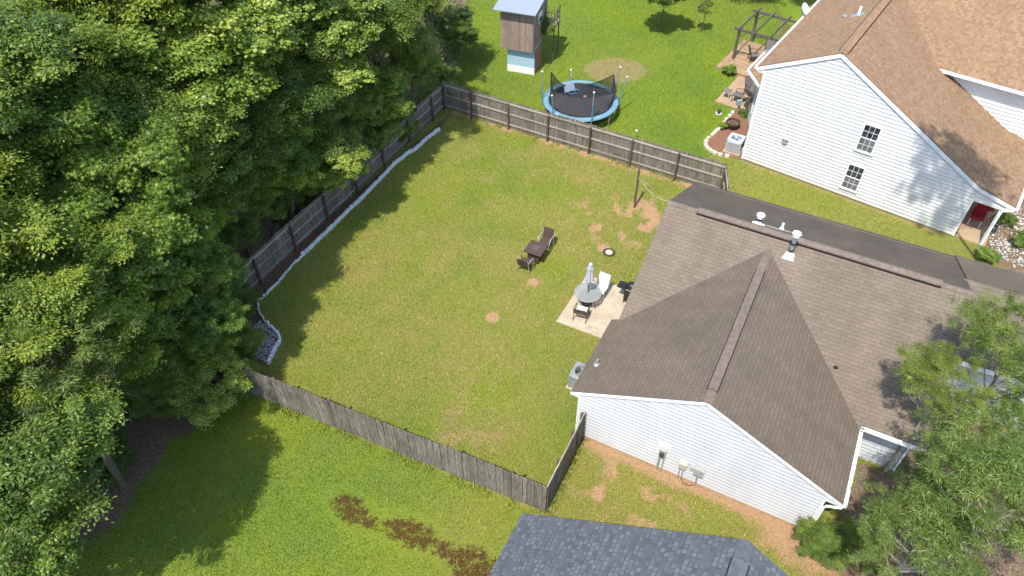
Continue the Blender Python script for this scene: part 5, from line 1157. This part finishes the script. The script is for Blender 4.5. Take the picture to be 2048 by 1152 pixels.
WOOD = [
 ((890, 5), 5.5, 2.4, 'dark', 'dark tree at the top of the wood, farthest out over the bright back lawn', .9),
 ((815, 80), 5.5, 2.6, 'feather', 'feathery yellow green tree by the far corner of the yard', .8),
 ((850, 140), 3.6, 1.6, 'dark', 'dark low tree touching the far corner of the fence', .9),
 ((770, 20), 8, 3.2, 'dark', 'dark tree behind the feathery one at the top of the wood', .9),
 ((770, 205), 3.8, 2.2, 'maple', 'bright broadleaf tree leaning over the far end of the left fence', .9),
 ((680, 265), 4.4, 2.7, 'dark', 'dark green tree behind the middle of the left fence', .9),
 ((705, 338), 3.4, 1.7, 'maple', 'small bright tree reaching down to the white edging', 1),
 ((655, 110), 7.2, 3.4, 'maple', 'bright broad crowned tree in the upper middle of the wood', .8),
 ((640, 10), 9.5, 3.4, 'maple', 'pale crowned tree at the top edge, above the broad crowned one', .8),
 ((570, 205), 7, 2.9, 'dark', 'dark tree between two brighter crowns in the upper middle of the wood', .85),
 ((550, 300), 5.4, 2.4, 'gum', 'sweetgum behind the left fence above its bare stretch', .85),
 ((470, 60), 10.2, 3.8, 'maple', 'tall light green tree at the top, left of the middle of the wood', .8),
 ((415, 190), 9, 3.5, 'maple', 'light green tree in the centre of the upper wood', .8),
 ((300, 40), 11.5, 3.8, 'maple', 'tall round leaved tree at the top edge, second large crown from the left', .8),
 ((330, 285), 8.6, 3.2, 'dark', 'dark tree in the shade at the centre left of the wood', .8),
 ((130, 60), 12, 4.2, 'dark', 'dark tall tree filling the top left corner', .8),
 ((60, 230), 11.5, 4.0, 'dark', 'dark tall tree at the left edge below the corner tree', .8),
 ((200, 170), 10, 3.6, 'maple', 'round leaved tree on the left, right of the dark edge tree', .8),
 ((465, 335), 5.8, 2.5, 'dark', 'deep green tree behind the bare stretch of the left fence', .85),
 ((415, 435), 4.8, 2.1, 'gum', 'sweetgum left of the bare fence stretch', .85),
 ((190, 350), 9.3, 3.2, 'gum', 'tall sweetgum with star shaped leaves in the left half of the wood', .9),
 ((60, 420), 9.5, 3.8, 'dark', 'dark tree at the left edge, halfway down', .8),
 ((315, 480), 5.7, 2.8, 'gum', 'large pale sweetgum in the middle of the wood', .85),
 ((190, 540), 7.5, 3.2, 'gum', 'sweetgum left of the large pale one', .85),
 ((385, 560), 4.8, 2.1, 'gum', 'yellow green sweetgum nearest the kinked end of the white edging', .9),
 ((430, 640), 2.8, 1.5, 'gum', 'low bright tree beside the gravel corner of the bed', .9),
 ((40, 600), 8.5, 3.2, 'dark', 'dark tree at the left edge above the bare branched one', .8),
 ((280, 650), 5, 2.5, 'gum', 'green tree below the large pale sweetgum', .85),
 ((325, 725), 2.8, 1.8, 'dark', 'dark low tree at the lower edge of the wood', .85),
 ((100, 725), 7.5, 2.9, 'willow', 'narrow leaved tree with pale bare branches at the left edge', .75),
 ((45, 850), 6, 2.8, 'dark', 'deep green tree at the lower left edge', .85),
 ((140, 850), 3.6, 2.2, 'dark', 'low dark tree over the leaf litter at the lower left', .9),
 ((20, 980), 6.5, 3.0, 'dark', 'dark tree near the bottom left corner', .85),
 ((50, 1000), 3.4, 2, 'gum', 'low green tree right beside the bottom left corner', .9),
 ((390, 330), 7, 2.8, 'maple', 'bright tree between the dark centre tree and the bare fence stretch', .85),
 ((120, 470), 7.5, 3, 'maple', 'round leaved tree between the tall sweetgum and the left edge', .8),
 ((240, 240), 9, 3, 'dark', 'dark tree in the hollow above the tall sweetgum', .8),
 ((610, 350), 4, 1.9, 'gum', 'leafy sweetgum leaning over the left fence just above its bare stretch', .9),
 ((930, 60), 3.2, 1.5, 'dark', 'low dark tree at the edge of the bright back lawn, above the fence corner', .9),
 ((450, 585), 4.0, 1.6, 'gum', 'bright sweetgum over the lower end of the left fence', .9),
 ((455, 665), 3.4, 1.3, 'gum', 'small bright sweetgum right behind the covered box', .9),
 ((20, 1110), 3.8, 2.1, 'maple', 'bright leaved bushy tree in the bottom left corner', .9),
]
for i, (px, zc, r, key, lab, sz) in enumerate(WOOD): tree(px, zc, r, key, lab, i, sz)
# trees just outside the picture that shade it
for pos, zc, r, key, lab in (((-15.9, 9.6), 9.3, 2.7, 'gum', 'tall tree outside the frame at the lower left, shading the near lawn'), ((-18.5, 5.2), 8.0, 2.8, 'dark', 'tree outside the frame below the near lawn, shading its lower part'),
                             ((13.2, 52.8), 6.3, 4.0, 'dark', 'tree beyond the top edge shading the far lawn left of the pergola'), ((18.2, 52.6), 6.3, 4.6, 'dark', 'tree beyond the top edge shading the lawn behind the pergola'), ((24, 54), 6.3, 4.4, 'dark', 'tree beyond the top edge, farthest right')):
    tree(None, zc, r, key, lab, 1, .8, pos=pos, group='trees outside the frame')
def undergrowth():
    g = np.random.default_rng(5); P = np.column_stack([g.uniform(-42, -2, 9000), g.uniform(6, 60, 9000)])
    ok = inside(P, WOODPOLY) & (dline(P, _we) > 1.5) & (dline(P, [(-3.95, 37.78), (-13.75, 18.9)]) > .6); P = P[ok][:2600]
    Cs, Ns, Ts, Ss = [], [], [], []
    for p in P:
        h = g.uniform(.2, 2.3); k = 80; e = g.normal(size=(k, 3))*[.5, .5, .3]; Cs.append(np.array([p[0], p[1], h])+e); Ns.append(unit(g.normal(size=(k, 3))*.6+[0, 0, 1])); Ts.append(np.clip(g.normal(.4, .2, k)+g.normal(0, .1), 0, .93)); Ss.append(g.uniform(.06, .1, k))
    C = np.concatenate(Cs); C[:, 2] = np.maximum(C[:, 2], .04); me = leaf_mesh('undergrowth', C, np.concatenate(Ns), np.concatenate(Ss), 'oval', np.concatenate(Ts), M['leaf_dark'])
    o = bpy.data.objects.new('undergrowth', me); COL.objects.link(o); tag(o, 'low tangled undergrowth filling the floor of the wood', 'undergrowth', kind='stuff')
undergrowth()
# undergrowth along the wood edge
def shrub(px, r, key, label, sz=.9, v=0, group='shrubs', h=None, name='shrub'):
    z = h if h is not None else r*.7; return tree(px, z, r, key, label, v, sz, name=name, cat='shrub', group=group, parts=('foliage', 'stem'))
for i, (px, r, k_, lab) in enumerate((((915, 85), 1.3, 'dark', 'dark shrub at the edge of the back lawn beyond the fence corner'), ((885, 150), 1.1, 'maple', 'pale shrub just behind the far corner of the fence'), ((310, 775), 1.4, 'dark', 'broad dark shrub at the tip of the leaf litter strip'), ((190, 900), 1.2, 'dark', 'dark shrub over the middle of the leaf litter strip'), ((120, 1000), 1.1, 'gum', 'leafy shrub over the lower leaf litter strip'), ((422, 762), 1.65, 'maple', 'bright bushy shrub at the left end of the near fence'), ((365, 780), 1.2, 'dark', 'dark shrub left of the bright one by the near fence'), ((480, 760), .8, 'maple', 'small yellowing shrub leaning on the near fence'), ((470, 690), 1.1, 'dark', 'dark shrub behind the left end of the near fence'), ((455, 610), 1.2, 'dark', 'dark shrub at the lower end of the left fence'), ((225, 815), 1.1, 'dark', 'dark shrub in the bend of the leaf litter strip'), ((90, 1060), 1.0, 'maple', 'low leafy shrub near the bottom left corner'), ((560, 400), 1.3, 'dark', 'shrub spilling over the left fence above its bare stretch'), ((620, 370), 1.2, 'gum', 'leafy shrub on top of the left fence, near its middle'), ((800, 255), 1.0, 'maple', 'vine covered shrub on the far part of the left fence'), ((860, 200), .9, 'feather', 'wispy shrub hanging over the far corner of the left fence'))):
    shrub(px, r, k_, lab, v=i)
for i, (v_, D_, z_, r_, k_, lab) in enumerate(((-.8, 1.7, 2.3, 1.2, 'gum', 'leafy shrub behind the lowest stretch of the left fence'), (1.2, 1.8, 2.2, 1.2, 'dark', 'dark shrub behind the bare stretch of the left fence, its near end'), (3.1, 1.7, 2.2, 1.2, 'maple', 'shrub behind the middle of the bare stretch of the left fence'), (4.9, 1.4, 2.2, 1.2, 'dark', 'dark shrub behind the far end of the bare fence stretch'), (6.4, .9, 2.0, 1.15, 'maple', 'bright shrub climbing over the middle of the left fence'), (7.9, .5, 2.0, 1.25, 'dark', 'dark shrub bulging over the left fence, next beyond the bright one'), (9.3, .6, 2.2, 1.25, 'dark', 'round dark shrub hanging over the left fence halfway to its far corner'), (10.7, .5, 2.2, 1.2, 'maple', 'pale leaved shrub over the far half of the left fence'), (12.3, .6, 2.3, 1.25, 'dark', 'dark shrub over the left fence close to its far corner'))):
    p_ = F1.W(-15.75-D_, v_); tree(None, z_, r_, k_, lab, i, .95, name='shrub', cat='shrub', group='shrubs', pos=(p_.x, p_.y), parts=('foliage', 'stem'))
# right-hand willow oaks
RG = 'willow oaks at the lower right'
tree((1985, 1020), 5.4, 2.7, 'willow', 'large narrow leaved tree filling the lower right corner', 0, .8, group=RG, rot=.6)
tree((1830, 1095), 4.4, 1.75, 'willow', 'lower narrow leaved tree left of the corner tree', 1, .85, group=RG, rot=2)
tree((2040, 690), 6.2, 1.8, 'willow', 'narrow leaved tree at the right edge over the brown roof', 2, .9, group=RG, rot=1)
tree((1890, 765), 5.2, 1.45, 'willow', 'sparse narrow leaved tree in front of the brown roof valley', 1, .8, group=RG, rot=4)
tree((1995, 850), 4.2, 1.3, 'willow', 'small narrow leaved tree by the garage corner at the right edge', 0, .85, group=RG, rot=5)
tree((1840, 975), 3.0, 1.0, 'willow', 'slim narrow leaved tree beside the recessed porch wall', 2, .9, group=RG, rot=3)
shrub((232, 925), .9, 'dark', 'rounded dark shrub standing in the leaf litter strip', v=1)
shrub((1655, 1080), .95, 'dark', 'round glossy shrub at the right corner of the white gable wall', .8, 0, group='shrubs in front of the brown roofed house')
shrub((1725, 1110), .8, 'willow', 'spiky pale shrub beside the round glossy shrub', .8, 1, group='shrubs in front of the brown roofed house')
tree(None, 14.5, 2.2, 'willow', 'tall leaning tree outside the frame on the right, shading the tan roof and white wall', 0, .9, pos=(17.3, 21.6), group='trees outside the frame', lean=(8, -5))
# small plants round the far house
shrub((1460, 140), .45, 'maple', 'leafy green shrub at the corner of the deck', .8, 0, group='plants by the far patio')
shrub((1447, 250), .3, 'maple', 'weedy plant beside the edging stones left of the fire pit', .6, 1, group='plants by the far patio')
shrub((1487, 225), .35, 'willow', 'grassy plant between the far patio and the mulch bed', .7, 1, group='plants by the far patio')
shrub((2010, 440), .5, 'dark', 'dark shrub among the stone chips below the porch downspout', .8, 0, group='shrubs among the stone chips')
shrub((2045, 480), .5, 'maple', 'bright shrub among the stone chips at the right edge', .8, 1, group='shrubs among the stone chips')
shrub((1975, 510), .5, 'maple', 'grassy clump between the stone chips and the brown roof', .6, 2, group='shrubs among the stone chips')
c = F2.W(-2.0, 12.3); tree(None, 1.3, .6, 'maple', 'climbing plant growing over the brown lattice trellis', 2, 1.1, name='climbing_plant', cat='plant', group='plants by the far patio', pos=(c.x, c.y), parts=('foliage', 'stem'))
c = TH.W(1.95, 1.7); tree(None, 2.3, .55, 'dark', 'leafy vine hanging on the side of the wooden playhouse', 1, 1.4, name='vine', cat='plant', group='vines', pos=(c.x, c.y), parts=('foliage', 'stem'))
tree((1328, -12), 2.6, 1.6, 'maple', 'small round tree at the top edge with its own shadow on the lawn', 0, .7, name='small_tree', group='young trees on the far lawn')
tree((1409, 18), 1.6, .5, 'maple', 'slim young sapling on the far lawn, left of the pergola', 1, 1.7, name='sapling', group='young trees on the far lawn')
# driveway-side ground in front of the garage
